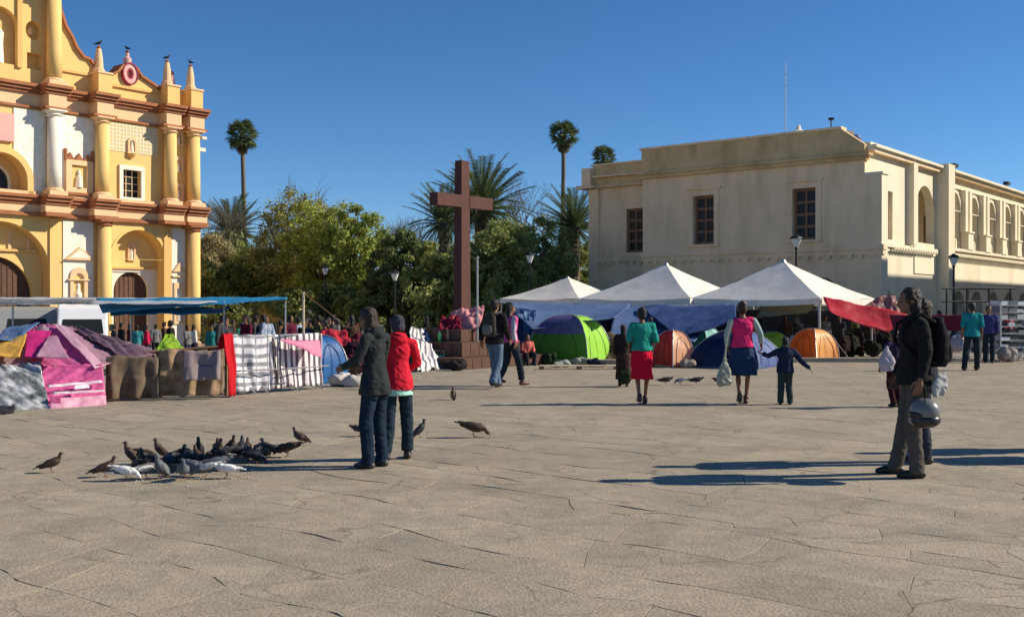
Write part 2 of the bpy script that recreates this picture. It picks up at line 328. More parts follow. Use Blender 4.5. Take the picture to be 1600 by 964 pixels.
# flagstones in courses along the grid
def flagstones():
    r = random.Random(3); stones = []
    def wv(k, a): return .13 * noise.noise(Vector((a * .35, k * 7.3, 0))) + .11 * noise.noise(Vector((a * 1.3, k * 3.3, 5))) + .035 * noise.noise(Vector((a * 4.1, k * 5.3, 9)))
    b = -14.; k = 0; rows = [b]
    while b < 46: b += r.uniform(.36, .72); rows.append(b)
    for k in range(len(rows) - 1):
        a = -36. + r.uniform(0, 1); cuts = []
        while a < 34: cuts.append((a, r.uniform(-.2, .2), r.uniform(-.1, .1))); a += r.choice([.35, .5, .65, .8, .95, 1.2]) * r.uniform(.85, 1.15)
        for c0, c1 in zip(cuts, cuts[1:]):
            def P(a_, kk): return (a_, rows[kk] + wv(kk, a_))
            lo = [P(c0[0] - c0[1] + (c1[0] - c1[1] - c0[0] + c0[1]) * t, k) for t in (0, .35, .7, 1)]
            hi = [P(c1[0] + c1[1] + (c0[0] + c0[1] - c1[0] - c1[1]) * t, k + 1) for t in (0, .35, .7, 1)]
            mid1 = ((lo[-1][0] + hi[0][0]) / 2 + c1[2], (lo[-1][1] + hi[0][1]) / 2)
            mid0 = ((lo[0][0] + hi[-1][0]) / 2 + c0[2], (lo[0][1] + hi[-1][1]) / 2)
            poly = lo + [mid1] + hi + [mid0]
            poly = [(p + .016 * noise.noise(Vector((p * 3.1, q * 3.1, 9))), q + .02 * noise.noise(Vector((p * 3.1, q * 3.1, 2)))) for p, q in poly]
            poly = [(-EY * p + EX * q, EX * p + EY * q) for p, q in poly]
            cx = sum(p[0] for p in poly) / len(poly); cy = sum(p[1] for p in poly) / len(poly)
            stones.append((cx, cy, poly))
    vis = [s for s in stones if 3. < s[1] < 31 and abs(s[0]) < .53 * s[1] + 1.8 and not (s[0] < -4.9 and s[1] > 23.9)]
    vis.sort(key=lambda s: (0 if (s[1] > 5.0 and abs(s[0]) < .50 * s[1] + .5) else 60) + s[1])
    def slab(mb, cx, cy, poly, ox, oy, z, rr):
        # inset for the joint
        pts = []; n = len(poly); area = sum(poly[i][0] * poly[(i + 1) % n][1] - poly[(i + 1) % n][0] * poly[i][1] for i in range(n)); sg = 1 if area > 0 else -1
        def inset(g):
            out = []
            for i in range(n):
                p0, p1, p2 = (Vector(poly[(i + j) % n]) for j in (-1, 0, 1))
                d1 = (p1 - p0).normalized(); d2 = (p2 - p1).normalized(); nn = (Vector((-d1.y, d1.x)) + Vector((-d2.y, d2.x))); nn = nn.normalized() if nn.length > .01 else Vector((0, 0))
                out.append(p1 + nn * g * sg)
            return out
        e = inset(.001 + rr * rr * rr * .0045); t = inset(.006)
        tilt = (r.uniform(-.002, .002), r.uniform(-.002, .002))
        zz = lambda p: z + (p.x - cx) * tilt[0] + (p.y - cy) * tilt[1]
        v = [(p.x - ox, p.y - oy, zz(p)) for p in t] + [(p.x - ox, p.y - oy, zz(p) - .0012) for p in e] + [(p.x - ox, p.y - oy, -.01) for p in e]
        f = [tuple(range(n))] + [(i, i + n, (i + 1) % n + n, (i + 1) % n) for i in range(n)] + [(i + n, i + 2 * n, (i + 1) % n + 2 * n, (i + 1) % n + n) for i in range(n)]
        if sg < 0: f = [tuple(reversed(q)) for q in f]
        else: f = [f[0]] + f[1:]
        mb.add(v, f)
    for s in vis[:300]:
        mb = MB(); slab(mb, *s, s[0], s[1], .0022 + r.uniform(-.0012, .002), r.random())
        o = part('flagstone', mb, M_STONE, plaza); o.location = (s[0], s[1], 0)
    mb = MB()
    for s in vis[300:]: slab(mb, *s, 0, 0, .0022 + r.uniform(-.0012, .0015), r.random())
    tag(part('paving', mb, M_STONE, plaza), kind='stuff')
flagstones()

# ------------------------------------------------------------------ the yellow church
CH = empty('church', (-17.7, 60, 0), T, 'yellow and white colonial church with red-brown cornices and a scrolled gable', 'church')
CX = -11.3
def mirror(x): return 2 * CX - x
def build_church():
    P = lambda n, mb, m, par=CH, **k: part(n, mb, m, par, **k)
    # lower wall with the three portals, upper wall with three windows
    sp, cp = -3.85, CX
    holes = [arch_poly(sp, LOW - .0, 4.1, 1.58), arch_poly(mirror(sp), LOW, 4.1, 1.58), arch_poly(cp, LOW, 3.2, 2.52, 20)]
    base = LOW - .3
    out = [(mirror(0), base), (0, base), (0, 6.05), (mirror(0), 6.05)]
    holes = [[(x, max(z, LOW - .2)) for x, z in h] for h in holes]
    P('lower_wall', plate(out, holes, 0, 1.0), M_YEL)
    nw = [(-7.3, 1.0), (mirror(-7.3), 1.0)]
    wx0, wx1, wz0, wz1 = -4.83, -3.77, 7.38, 8.88
    big_arch = arch_poly(CX, 6.7, 7.75, 1.32, 18)
    out = [(mirror(0), 6.05), (0, 6.05), (0, 11.4), (mirror(0), 11.4)]
    hl = [rect(wx0, wx1, wz0, wz1), rect(mirror(wx1), mirror(wx0), wz0, wz1), arch_poly(CX, 6.9, 7.75, 1.32, 18)]
    P('upper_wall', plate(out, hl, .02, .92), M_YEL)
    P('frieze', MB().box(mirror(-.02), -.02, -.02, .9, 11.4, 12.12), M_PEACH)
    P('nave', MB().box(mirror(-1.5), -1.5, 1.25, 34, base, 10.6), M_YEL)
    P('parapet', plate([(mirror(-.1), 12.5), (-.1, 12.5), (-.1, 13.4), (-2.6, 13.42), (-3.1, 13.66), (-3.75, 13.95), (-4.12, 14.4), (-4.42, 14.62), (-4.72, 14.4), (-5.05, 13.98), (-5.45, 13.7), (-6.0, 13.62), (-6.42, 13.66), (-6.42, 14.02), (-6.7, 14.32), (-7.05, 14.38), (-7.46, 14.82), (-7.67, 15.28), (-8.05, 15.82), (-8.33, 16.6), (-8.45, 17.3), (-9.4, 17.5), (-10.2, 19.2), (CX, 19.9)] +
                     [(mirror(x), z) for x, z in [(-10.2, 19.2), (-9.4, 17.5), (-8.45, 17.3), (-8.33, 16.6), (-8.05, 15.82), (-7.67, 15.28), (-7.46, 14.82), (-7.05, 14.38), (-6.7, 14.32), (-6.42, 14.02), (-6.42, 13.66), (-6.0, 13.62), (-5.45, 13.7), (-5.05, 13.98), (-4.72, 14.4), (-4.42, 14.62), (-4.12, 14.4), (-3.75, 13.95), (-3.1, 13.66), (-2.6, 13.42)]],
                     [arch_poly(CX, 13.4, 15.2, .95, 14), arcpts(-9.62, 15.28, .40, 0, 345, 23, .47), arcpts(mirror(-9.62), 15.28, .40, 0, 345, 23, .47), rect(-9.95, -9.2, 13.35, 14.15)], 0.05, .75), M_YEL)
    P('niche_back', MB().box(mirror(-8.6), -8.6, .45, .73, 13.2, 16.6), M_DYEL)
    # red copings following the scrolls
    def coping(pts):
        mb = MB()
        for (x0, z0), (x1, z1) in zip(pts, pts[1:]):
            d = Vector((x1 - x0, z1 - z0)); L = d.length; d /= L; nn = Vector((-d.y, d.x)); nn = nn if nn.y > 0 or (abs(nn.y) < .05 and nn.x > 0) else -nn
            q = [(x0 - d.x * .02, z0 - d.y * .02), (x1 + d.x * .02, z1 + d.y * .02), (x1 + nn.x * .13, z1 + nn.y * .13), (x0 + nn.x * .13, z0 + nn.y * .13)]
            mb.prism(q, -.12 + .002 * (len(mb.v) % 5), .85)
        return mb
    c1 = [(-6.42, 14.02), (-6.7, 14.32), (-7.05, 14.38), (-7.46, 14.82), (-7.67, 15.28), (-8.05, 15.82), (-8.33, 16.6), (-8.45, 17.3)]
    c2 = [(-2.6, 13.42), (-3.1, 13.66), (-3.75, 13.95), (-4.12, 14.4)]; c3 = [(-4.72, 14.4), (-5.05, 13.98), (-5.45, 13.7), (-6.0, 13.62)]
    for c in (c1, c2, c3):
        P('coping', coping(c), M_RED); P('coping', coping([(mirror(x), z) for x, z in c]), M_RED)
    P('coping', MB().box(-2.5, -.0, -.1, .85, 13.38, 13.5), M_PEACH)
    P('moulding', MB().box(-6.5, -8.3, -.06, .1, 13.5, 13.62).box(-2.7, -6.0, -.08, .1, 13.18, 13.32), M_DYEL)
    # cornices with breaks round the columns
    cols = [-8.8, -6.23, -2.2, -.72]
    cols2 = cols + [mirror(x) for x in cols]
    def cornice(name, prof, m, brk, cl):
        mb = MB()
        for i, (z0, z1, pr) in enumerate(prof):
            mb.box(mirror(.12), .12, -pr, .5, z0, z1)
            for x in cl: mb.box(x - .62 - pr * .15, x + .62 + pr * .15, -pr - brk, .3, z0 + .004, z1 - .004)
        return P(name, mb, m)
    cornice('cornice', [(6.62, 6.78, .14), (6.78, 6.95, .26), (6.95, 7.1, .38)], M_RED, .72, cols2)
    cornice('frieze', [(6.25, 6.62, .08)], M_PEACH, .7, cols2)
    cornice('cornice', [(6.05, 6.25, .22)], M_RED, .68, cols2)
    P('base_moulding', MB().box(mirror(0), 0, -.12, .3, 7.1, 7.28), M_PEACH)
    cornice('cornice', [(12.12, 12.27, .16), (12.27, 12.42, .28), (12.42, 12.58, .40)], M_RED, .68, cols2)
    cornice('architrave', [(11.38, 11.5, .12)], M_RED, .68, cols2)
    for x in cols2: P('frieze_block', MB().box(x - .46, x + .46, -.78, .1, 11.5, 12.12), M_PEACH)
    # columns
    def column(x, z0, z1, r, m, capm=M_PEACH, y=-.42):
        h = z1 - z0
        c = P('column', MB().lathe(x, y, [(r, z0 + .38), (r * .98, z0 + h * .35), (r * .9, z1 - .3)], 20), m, smooth=False)
        c.data.polygons.foreach_set('use_smooth', [len(p.vertices) == 4 for p in c.data.polygons])
        P('plinth', MB().box(x - r * 1.3, x + r * 1.3, y - r * 1.3, .1, z0, z0 + .24).lathe(x, y, [(r * 1.25, z0 + .24), (r * 1.28, z0 + .3), (r * 1.05, z0 + .38)], 20), M_PEACH, c)
        P('capital', MB().lathe(x, y, [(r * .92, z1 - .34), (r * 1.15, z1 - .26), (r * .95, z1 - .2), (r * 1.3, z1 - .08)], 20).box(x - r * 1.3, x + r * 1.3, y - r * 1.3, .1, z1 - .08, z1 - .003), capm, c)
        return c
    for x in [-6.1, -.72, mirror(-6.1), mirror(-.72)]: column(x, LOW - .1, 6.05, .36, M_YEL, M_RED)
    for x in [-8.8, mirror(-8.8)]: column(x, 7.1, 11.38, .36, M_WHT, M_WHT)
    for x in [-6.23, -2.2, -.72, mirror(-6.23), mirror(-2.2), mirror(-.72)]: column(x, 7.1, 11.38, .36, M_YEL, M_PEACH)
    for x in [-8.8, mirror(-8.8)]: column(x, 12.58, 17.4, .37, M_YEL, M_PINK); P('cornice', MB().box(x - .7, x + .7, -.8, .3, 17.4, 17.7), M_RED)
    for x in [-8.62, -2.15, mirror(-8.62), mirror(-2.15)]: P('pilaster', MB().box(x - .24, x + .24, -.1, .2, base, 6.0), M_DYEL if x > -3 else M_YEL)
    for x in [-10.35, mirror(-10.35)]: P('pilaster', MB().box(x - .12, x + .12, -.08, .2, 13.3, 17.2), M_DYEL)
    # pedestals and obelisk pinnacles on the parapet
    for x in cols[1:] + [mirror(q) for q in cols[1:]]:
        P('pedestal', MB().box(x - .38, x + .38, -.75, .5, 12.58, 13.6), M_YEL)
        P('pedestal_cap', MB().box(x - .43, x + .43, -.8, .55, 13.6, 13.7), M_PEACH)
        o = P('pinnacle', MB().lathe(x, -.1, [(.3, 13.7), (.3, 13.9), (.23, 13.95), (.2, 14.5), (.12, 14.98), (.09, 15.0)], 12), M_PEACH)
        P('finial', MB().lathe(x, -.1, [(.05, 15.0), (.11, 15.03), (.12, 15.08), (.07, 15.12), (.02, 15.15)], 10), M_RED, o)
    for x in [-1.45]: o = P('pinnacle', MB().lathe(x, .6, [(.25, 13.4), (.2, 14.0), (.12, 14.55)], 12), M_PINK); P('finial', MB().lathe(x, .6, [(.05, 14.55), (.14, 14.62), (.05, 14.75)], 10), M_RED, o)
    for x in (-4.42, mirror(-4.42)):
        o = P('medallion', plate(arcpts(x, 14.0, .40, 0, 350, 23, .52), [arcpts(x, 14.0, .2, 0, 350, 19, .3)], -.1, .1), M_PINK)
        P('medallion_rim', plate(arcpts(x, 14.0, .47, 0, 350, 23, .6), [arcpts(x, 14.0, .40, 0, 350, 23, .52)], -.14, .1), M_DRED, o)
        P('medallion_centre', plate(arcpts(x, 14.0, .2, 0, 350, 19, .3), [arcpts(x, 14.0, .1, 0, 350, 15, .18)], -.07, .08), M_DRED, o)
        o = P('pinnacle', MB().lathe(x, .2, [(.2, 14.58), (.22, 14.85), (.1, 14.95), (.09, 15.15)], 12), M_PINK); P('finial', MB().lathe(x, .2, [(.05, 15.15), (.11, 15.19), (.1, 15.24), (.03, 15.28)], 10), M_RED, o)
    # side portals
    for x in (sp, mirror(sp)):
        P('portal_tympanum', plate(rect(x - 1.57, x + 1.57, 3.6, 5.75), [], .82, .99), M_YEL)
        P('portal_infill', plate(rect(x - 1.57, x + 1.57, base, 3.62), [[(a, max(b, base + .05)) for a, b in arch_poly(x, base, 2.4, 1.04)]], .80, .98), M_WHT)
        P('ledge', MB().box(x - 1.5, x + 1.5, .68, .85, 3.6, 3.72), M_DYEL)
        P('door', MB().box(x - 1.02, x + 1.02, 1.03, 1.12, base, 3.45), M_DOOR)
        for k in range(-3, 4): P('door_rib', MB().box(x + k * .27 - .02, x + k * .27 + .02, 1.0, 1.04, base, 3.4), M_DOOR)
        P('archivolt', plate(arch_poly(x, LOW, 4.1, 1.72)[1:-1] + [], [[(a, b) for a, b in arcpts(x, 4.12, 1.575)]], -.05, .01), M_YEL)
        nb = P('niche', plate(rect(x - .22, x + .22, 4.05, 5.0), [arch_poly(x, 4.13, 4.72, .14, 10)], .70, .84), M_PEACH)
        P('statue', MB().lathe(x, .78, [(.1, 4.13), (.09, 4.5), (.05, 4.6), (.06, 4.7), (.02, 4.76)], 10), M_WHT, nb)
    P('portal_back', plate(rect(cp - 2.5, cp + 2.5, base, 5.8), [[(a, max(b, base + .05)) for a, b in arch_poly(cp, base, 2.1, 1.95, 18)]], .80, .98), M_YEL)
    P('ledge', MB().box(cp - 2.4, cp + 2.4, .66, .84, 4.3, 4.42), M_DYEL)
    for x in (cp - .8, cp + .8, cp - 1.7, cp + 1.7): P('pilaster', MB().box(x - .07, x + .07, .7, .82, 4.42, 5.3), M_PEACH)
    P('statue', MB().lathe(cp, .7, [(.16, 4.42), (.14, 4.9), (.08, 5.0), (.09, 5.15), (.03, 5.22)], 10), M_WHT)
    P('door', MB().box(cp - 1.93, cp + 1.93, 1.03, 1.12, base, 4.06), M_DOOR)
    for k in range(-6, 7): P('door_rib', MB().box(cp + k * .28 - .02, cp + k * .28 + .02, 1.0, 1.04, base, 4.0), M_DOOR)
    # white panels with small pediments and statue niches
    for x in (-7.33, mirror(-7.33)):
        P('white_panel', plate(rect(x - .82, x + .82, base, 5.95), [arch_poly(x, .4, 2.9, .3, 10)], -.05, -.002), M_WHT)
        P('pediment', MB().prism([(x - .8, 3.95), (x + .8, 3.95), (x, 4.62)], -.22, 0), M_PEACH)
        P('pediment_field', MB().prism([(x - .55, 4.05), (x + .55, 4.05), (x, 4.48)], -.235, -.21), M_WHT)
        P('niche', plate([(x - .48, .2), (x + .48, .2), (x + .48, 3.1)] + arcpts(x, 3.1, .48, 10, 170, 12) + [(x - .48, 3.1)], [arch_poly(x, .4, 3.0, .28, 10)], -.14, -.04), M_PEACH)
        P('statue', MB().lathe(x, -.0, [(.2, .4), (.17, 1.6), (.2, 2.2), (.08, 2.45), (.1, 2.65), (.03, 2.8)], 12), M_WHT)
        P('ledge', MB().box(x - .6, x + .6, -.2, 0, 2.9, 2.98), M_PEACH)
        # upper panel and its crowned niche
        P('white_panel', plate(rect(x - 1.05, x + 1.05, 7.3, 11.3), [], -.04, .03), M_ORN)
        nf = P('niche', plate(rect(x - .72, x + .72, 7.3, 9.05), [rect(x - .42, x + .42, 7.65, 8.8)], -.2, -.03), M_PEACH)
        P('statue', MB().lathe(x, -.1, [(.2, 7.66), (.16, 8.2), (.08, 8.3), (.1, 8.45), (.03, 8.6)], 10), M_WHT, nf)
        P('niche_panel', MB().box(x - .42, x + .42, -.06, -.035, 7.65, 8.8), M_YEL, nf)
        cr = MB()
        for k in range(3): cr.prism([(x - .72 + .48 * k, 9.05), (x - .24 + .48 * k, 9.05), (x - .48 + .48 * k, 9.42)], -.16 - .002 * k, -.02)
        for k in (-1, 1): cr.box(x + k * .72 - .05, x + k * .72 + .05, -.2, -.02, 9.03, 9.6)
        P('niche_crown', cr, M_RED, nf)
        P('niche_sill', MB().box(x - .8, x + .8, -.26, 0, 7.28, 7.4), M_RED, nf)
    for x in (-9.75, mirror(-9.75)):
        P('white_panel', plate([(x - .9, 9.0), (x - .9, 11.3), (x + .72, 11.3), (x + .72, 7.3), (x + .1, 7.3), (x - .1, 8.4)] if x > CX else [(x + .9, 9.0), (x + .9, 11.3), (x - .72, 11.3), (x - .72, 7.3), (x - .1, 7.3), (x + .1, 8.4)], [], -.03, .03), M_ORN)
    P('blazon', MB().box(CX - .62, CX + .62, -.16, .03, 9.6, 10.95), M_PINK)
    # great window
    P('window_arch', plate(arch_poly(CX, 6.9, 7.75, 1.6, 18), [arch_poly(CX, 6.95, 7.75, 1.3, 18)], -.12, .03), M_YEL)
    wn = P('window', plate(arch_poly(CX, 6.7, 7.7, .86, 14), [arch_poly(CX, 6.8, 7.7, .76, 14)], .72, .86), M_WHT)
    P('window_wall', plate(arch_poly(CX, 6.5, 7.75, 1.33, 18), [arch_poly(CX, 6.72, 7.7, .84, 14)], .7, .93), M_DYEL)
    P('pane', plate(arch_poly(CX, 6.8, 7.7, .78, 14), [], .86, .9), M_DARK, wn)
    for k in (-.38, 0, .38): P('glazing_bar', MB().box(CX + k - .02, CX + k + .02, .8, .84, 6.8, 8.4), M_METAL, wn)
    # right bay: lattice relief, window with white surround, little niche
    for x in (-4.3, mirror(-4.3)):
        P('lattice_panel', plate(rect(x - 1.55, x + 1.55, 9.8, 11.3), [], -.01, .03), M_LATT)
        fr = P('window', plate(rect(x - .74, x + .74, 7.16, 9.1), [rect(x - .53, x + .53, 7.4, 8.86)], -.1, .06), M_WHT)
        P('pane', MB().box(x - .53, x + .53, .3, .33, 7.38, 8.88), M_DARK, fr)
        for k in (-.18, .18): P('glazing_bar', MB().box(x + k - .02, x + k + .02, .24, .28, 7.4, 8.86), M_GREYW, fr)
        for k in range(1, 4): P('glazing_bar', MB().box(x - .5, x + .5, .25, .27, 7.4 + k * .37, 7.43 + k * .37), M_GREYW, fr)
        nn = P('niche', plate([(x - .26, 9.75), (x + .26, 9.75)] + arcpts(x, 10.35, .26, 0, 180, 10), [arch_poly(x, 9.85, 10.3, .15, 8)], -.12, .0), M_PEACH)
        P('statue', MB().lathe(x, -.05, [(.1, 9.85), (.08, 10.1), (.05, 10.2), (.06, 10.3), (.02, 10.38)], 8), M_WHT, nn)
        P('niche_sill', MB().lathe(x, -.05, [(.05, 9.5), (.2, 9.65), (.26, 9.75)], 10), M_YEL, nn)
    # narrow bay between the end columns
    for x in (-1.46, mirror(-1.46)):
        for z in (7.5, 9.0, 10.5): 
            nn = P('niche', plate(rect(x - .3, x + .3, z, z + .9), [arch_poly(x, z + .1, z + .55, .17, 8)], -.1, .03), M_PEACH)
            P('statue', MB().lathe(x, -.03, [(.1, z + .1), (.09, z + .4), (.05, z + .5), (.02, z + .68)], 8), M_WHT, nn)
        P('white_panel', plate(rect(x - .55, x + .42, base, 5.9), [], -.06, -.002), M_WHT)
        P('pediment', MB().prism([(x - .42, 3.5), (x + .36, 3.5), (x, 4.0)], -.18, 0), M_PEACH)
        nn = P('niche', plate(rect(x - .32, x + .32, .6, 2.9), [arch_poly(x, .75, 2.4, .2, 8)], -.14, -.05), M_PEACH)
        P('statue', MB().lathe(x, -.06, [(.13, .75), (.11, 1.7), (.06, 1.9), (.08, 2.1), (.02, 2.25)], 8), M_WHT, nn)
        P('ledge', MB().box(x - .45, x + .42, -.18, 0, 3.2, 3.28), M_PEACH)
    P('oculus_boss', MB().lathe(-9.62, .4, [(.1, 15.1), (.16, 15.3), (.08, 15.5)], 10), M_PEACH)
    o = P('statue', MB().lathe(CX, .3, [(.3, 13.4), (.26, 14.4), (.3, 14.9), (.12, 15.15), (.14, 15.4), (.04, 15.6)], 12), M_WHT)
    P('water_spout', MB().box(0, .3, -.2, 0, 11.05, 11.2).box(0, .42, .1, .3, 10.4, 10.6), M_WHT)
def latt():
    m = mat('lattice_plaster', (.80, .68, .42), .85, .05, 1., 0, 1.)
    n = m.node_tree.nodes; l = m.node_tree.links
    tc = n.new('ShaderNodeTexCoord'); mp = n.new('ShaderNodeMapping'); mp.inputs['Rotation'].default_value = (R(90), 0, 0); l.new(tc.outputs['Object'], mp.inputs[0])
    br = n.new('ShaderNodeTexBrick'); br.offset = 0; br.inputs['Scale'].default_value = 1; br.inputs['Brick Width'].default_value = .2; br.inputs['Row Height'].default_value = .2; br.inputs['Mortar Size'].default_value = .035; br.inputs['Mortar Smooth'].default_value = .5
    br.inputs['Color1'].default_value = br.inputs['Color2'].default_value = (0, 0, 0, 1); br.inputs['Mortar'].default_value = (1, 1, 1, 1); l.new(mp.outputs[0], br.inputs['Vector'])
    b = n.new('ShaderNodeBump'); b.inputs['Strength'].default_value = .8; b.inputs['Distance'].default_value = .06; l.new(br.outputs['Color'], b.inputs['Height']); l.new(b.outputs[0], n['Principled BSDF'].inputs['Normal'])
    mx = n.new('ShaderNodeMix'); mx.data_type = 'RGBA'; l.new(br.outputs['Color'], mx.inputs[0]); mx.inputs[6].default_value = (.74, .58, .28, 1); mx.inputs[7].default_value = (.85, .78, .6, 1); l.new(mx.outputs[2], n['Principled BSDF'].inputs['Base Color'])
    return m
M_LATT = latt()
build_church()

# ------------------------------------------------------------------ the cream town hall on the right
TH = empty('town_hall', (16.7, 50, 0), T, 'cream two-storey arcaded town hall, its near end in shade and long side sunlit', 'building')
def build_hall():
    P = lambda n, mb, m, par=TH, **k: part(n, mb, m, par, **k)
    W = 12.3; L = 62.
    toM = Matrix(((0, 1, 0, 0), (1, 0, 0, 0), (0, 0, 1, 0), (0, 0, 0, 1)))    # plate in (y,z) of the hall: swap x and y
    def fplate(out, holes, x0, x1):
        me = plate(out, holes, x0, x1); me.transform(toM); me.flip_normals(); recalc(me); return me
    # end wall (faces -x): windows at their places
    wins = [(2.42, 3.62, 4.85, 7.38), (7.95, 9.18, 4.83, 7.38)]
    P('end_wall', fplate([(0, -.2), (W, -.2), (W, 8.7), (0, 8.7)], [rect(a, b, c, d) for a, b, c, d in wins] + [arch_poly(y, -.1, 1.9, 1.1) for y in (2.2, 6.2, 10.2)], 0, .5), M_GREYW)
    P('corner_pilaster', MB().box(-.03, .75, -.82, -.003, -.2, 7.8).box(-.06, .8, -.88, -.004, 7.8, 7.9), M_CREAM)
    P('corner_facing', MB().box(-.04, -.031, -.815, -.0035, -.2, 7.79), M_GREYW)
    P('parapet', MB().box(-.05, .5, 1.1, W + .05, 8.76, 10.08), M_OCHRE)
    P('parapet', MB().prismx([(1.1, 8.76), (1.1, 10.05), (.0, 9.25), (.0, 8.76)], -.04, .45), M_OCHRE)
    P('coping', MB().box(-.14, .55, 1.1, W + .14, 10.08, 10.2), M_GREYW)
    P('cornice', MB().box(-.3, .3, -.3, W + .2, 8.702, 8.82).box(-.17, .3, -.12, W + .1, 8.5, 8.702), M_OCHRE)
    P('string_course', MB().box(-.16, .3, -.95, W + .1, 4.25, 4.5).box(-.08, .3, -.9, W + .05, 4.02, 4.25), M_GREYW)
    for k in range(24): P('bracket', MB().box(-.14, 0, -.5 + k * .54, -.3 + k * .54, 3.86, 4.02), M_GREYW)
    def woodwin(y0, y1, z0, z1, x):
        wdw = P('window', fplate(rect(y0, y1, z0, z1), [rect(y0 + .1 + (y1 - y0 - .14) / 2 * i, y0 + .1 + (y1 - y0 - .14) / 2 * (i + 1) - .1, z0 + .12 + (z1 - z0 - .14) / 4 * j, z0 + .12 + (z1 - z0 - .14) / 4 * (j + 1) - .12) for i in range(2) for j in range(4)], x, x + .12), M_WOOD)
        me = MB().box(0, .03, 0, (y1 - y0 - .14) / 2 - .1, 0, (z1 - z0 - .14) / 4 - .12).mesh('pane'); me.materials.append(M_DARK)
        for i in range(2):
            for j in range(4):
                o = link('pane', me, None, wdw); o.location = (x + .07, y0 + .1 + (y1 - y0 - .14) / 2 * i, z0 + .12 + (z1 - z0 - .14) / 4 * j)
    for a, b, c, d in wins:
        woodwin(a, b, c, d, .22)
        P('window_surround', fplate(rect(a - .28, b + .28, c - .02, d + .3), [rect(a, b, c - .02, d)], -.05, .01), M_GREYW)
        P('lintel', MB().box(-.14, .02, a - .4, b + .4, d + .3, d + .42), M_GREYW)
        P('sill', MB().box(-.14, .02, a - .3, b + .3, c - .14, c - .02), M_GREYW)
    # recessed wing at the far left
    P('wing_wall', fplate([(W, -.2), (16.2, -.2), (16.2, 8.4), (W, 8.4)], [rect(12.85, 13.95, 4.6, 7.05)], .9, 1.4), M_GREYW)
    P('wing_parapet', MB().box(.85, 1.35, W - .3, 16.2, 8.5, 9.62), M_OCHRE)
    P('cornice', MB().box(.6, 1.2, W, 16.5, 8.32, 8.5), M_OCHRE)
    P('coping', MB().box(.76, 1.42, W, 16.3, 9.62, 9.72), M_GREYW)
    P('string_course', MB().box(.76, 1.2, W, 16.3, 4.1, 4.35), M_GREYW)
    for k in range(8): P('bracket', MB().box(.78, .92, W + .1 + k * .5, W + .3 + k * .5, 3.94, 4.1), M_GREYW)
    woodwin(12.85, 13.95, 4.6, 7.05, 1.05)
    P('corner_pilaster', MB().box(.7, 1.3, 15.75, 16.4, -.2, 8.3), M_GREYW)
    P('end_block', MB().box(.5, 1.5, 16.15, 16.75, 8.5, 9.5).box(.3, 1.7, 15.9, 17.0, 8.32, 8.5), M_GREYW)
    P('rear_block', MB().box(1.4, L, 3.3, 16.1, -.2, 8.4), M_GREYW)
    # sunlit side: solid corner bay, big arch, buttress, loggia
    yw = 0.
    holes = [rect(3.1, 3.85, 4.9, 7.4), arch_poly(8.75, 4.95, 6.55, 1.5, 16)]
    P('corner_wall', plate([(.502, -.2), (12.4, -.2), (12.4, 8.98), (.502, 8.98)], [rect(3.1, 3.75, 4.9, 7.3), arch_poly(8.75, 4.95, 6.55, 1.5, 16)] + [arch_poly(x, -.1, 1.1, 1.4) for x in (2.6, 7.2)], yw, yw + .45), M_CREAM)
    P('cornice', MB().box(.31, 12.4, -.3, .6, 9.0, 9.14).box(.302, 12.4, -.45, .7, 9.14, 9.26), M_CREAM)
    P('roof_edge', MB().box(.5, 12.4, -.1, .6, 9.26, 9.42), M_CREAM)
    P('window', plate(rect(3.1, 3.75, 4.9, 7.3), [rect(3.18, 3.67, 5.0, 7.2)], yw + .2, yw + .28), M_GREYW)
    P('pilaster', MB().box(5.87, 6.5, yw - .36, yw + .1, 4.75, 8.97), M_CREAM)
    P('loggia_back', MB().box(.6, L, 2.7, 3.1, 4.6, 8.7), M_CREAM)
    for k in range(13): P('inner_door', MB().box(13.2 + k * 3.7, 14.3 + k * 3.7, 2.64, 2.69, 4.6, 7.1), M_WOOD)
    o = P('inner_door', MB().box(9.6, 10.6, 2.64, 2.69, 4.65, 7.2), M_WOOD)
    P('loggia_floor', MB().box(.6, L, .01, 3.2, 4.3, 4.6), M_CREAM)
    P('loggia_ceiling', MB().box(.6, L, .1, 3.2, 8.7, 8.9), M_CREAM)
    P('balcony_parapet', MB().box(6.9, 10.5, yw - .06, yw + .02, 3.3, 4.95), M_CREAM)
    P('buttress', MB().box(10.65, 11.75, yw - .66, yw - .004, -.2, 9.4), M_CREAM)
    P('string_course', MB().box(.78, 10.6, yw - .22, yw + .02, 4.5, 4.68).box(.78, 10.6, yw - .12, yw + .02, 4.3, 4.5), M_CREAM)
    n0 = 16; p0 = 13.9; dp = 3.7
    al = [p0 + dp * i for i in range(13)]
    P('loggia_wall', plate([(12.41, -.2), (L, -.2), (L, 9.0), (12.41, 9.0)], [arch_poly(x, 4.95, 7.15, .95, 12) for x in al] + [arch_poly(x + .9, -.1, 1.15, 1.35) for x in al], yw + .05, yw + .5), M_CREAM)
    P('cornice', MB().box(12.41, L, yw - .32, yw + .3, 9.0, 9.12).box(12.41, L, yw - .5, yw + .4, 9.12, 9.24).box(12.41, L, yw - .1, yw + .4, 9.24, 9.42), M_CREAM)
    P('architrave', MB().box(12.72, L, yw - .08, yw + .04, 8.35, 8.5), M_CREAM)
    P('string_course', MB().box(12.72, L, yw - .35, yw + .04, 4.72, 4.88).box(12.72, L, yw - .2, yw + .04, 4.52, 4.72), M_CREAM)
    pil = MB().box(-.22, .22, yw - .28, yw + .04, 5.9, 8.35).mesh('pilaster'); recalc(pil); pil.materials.append(M_CREAM)
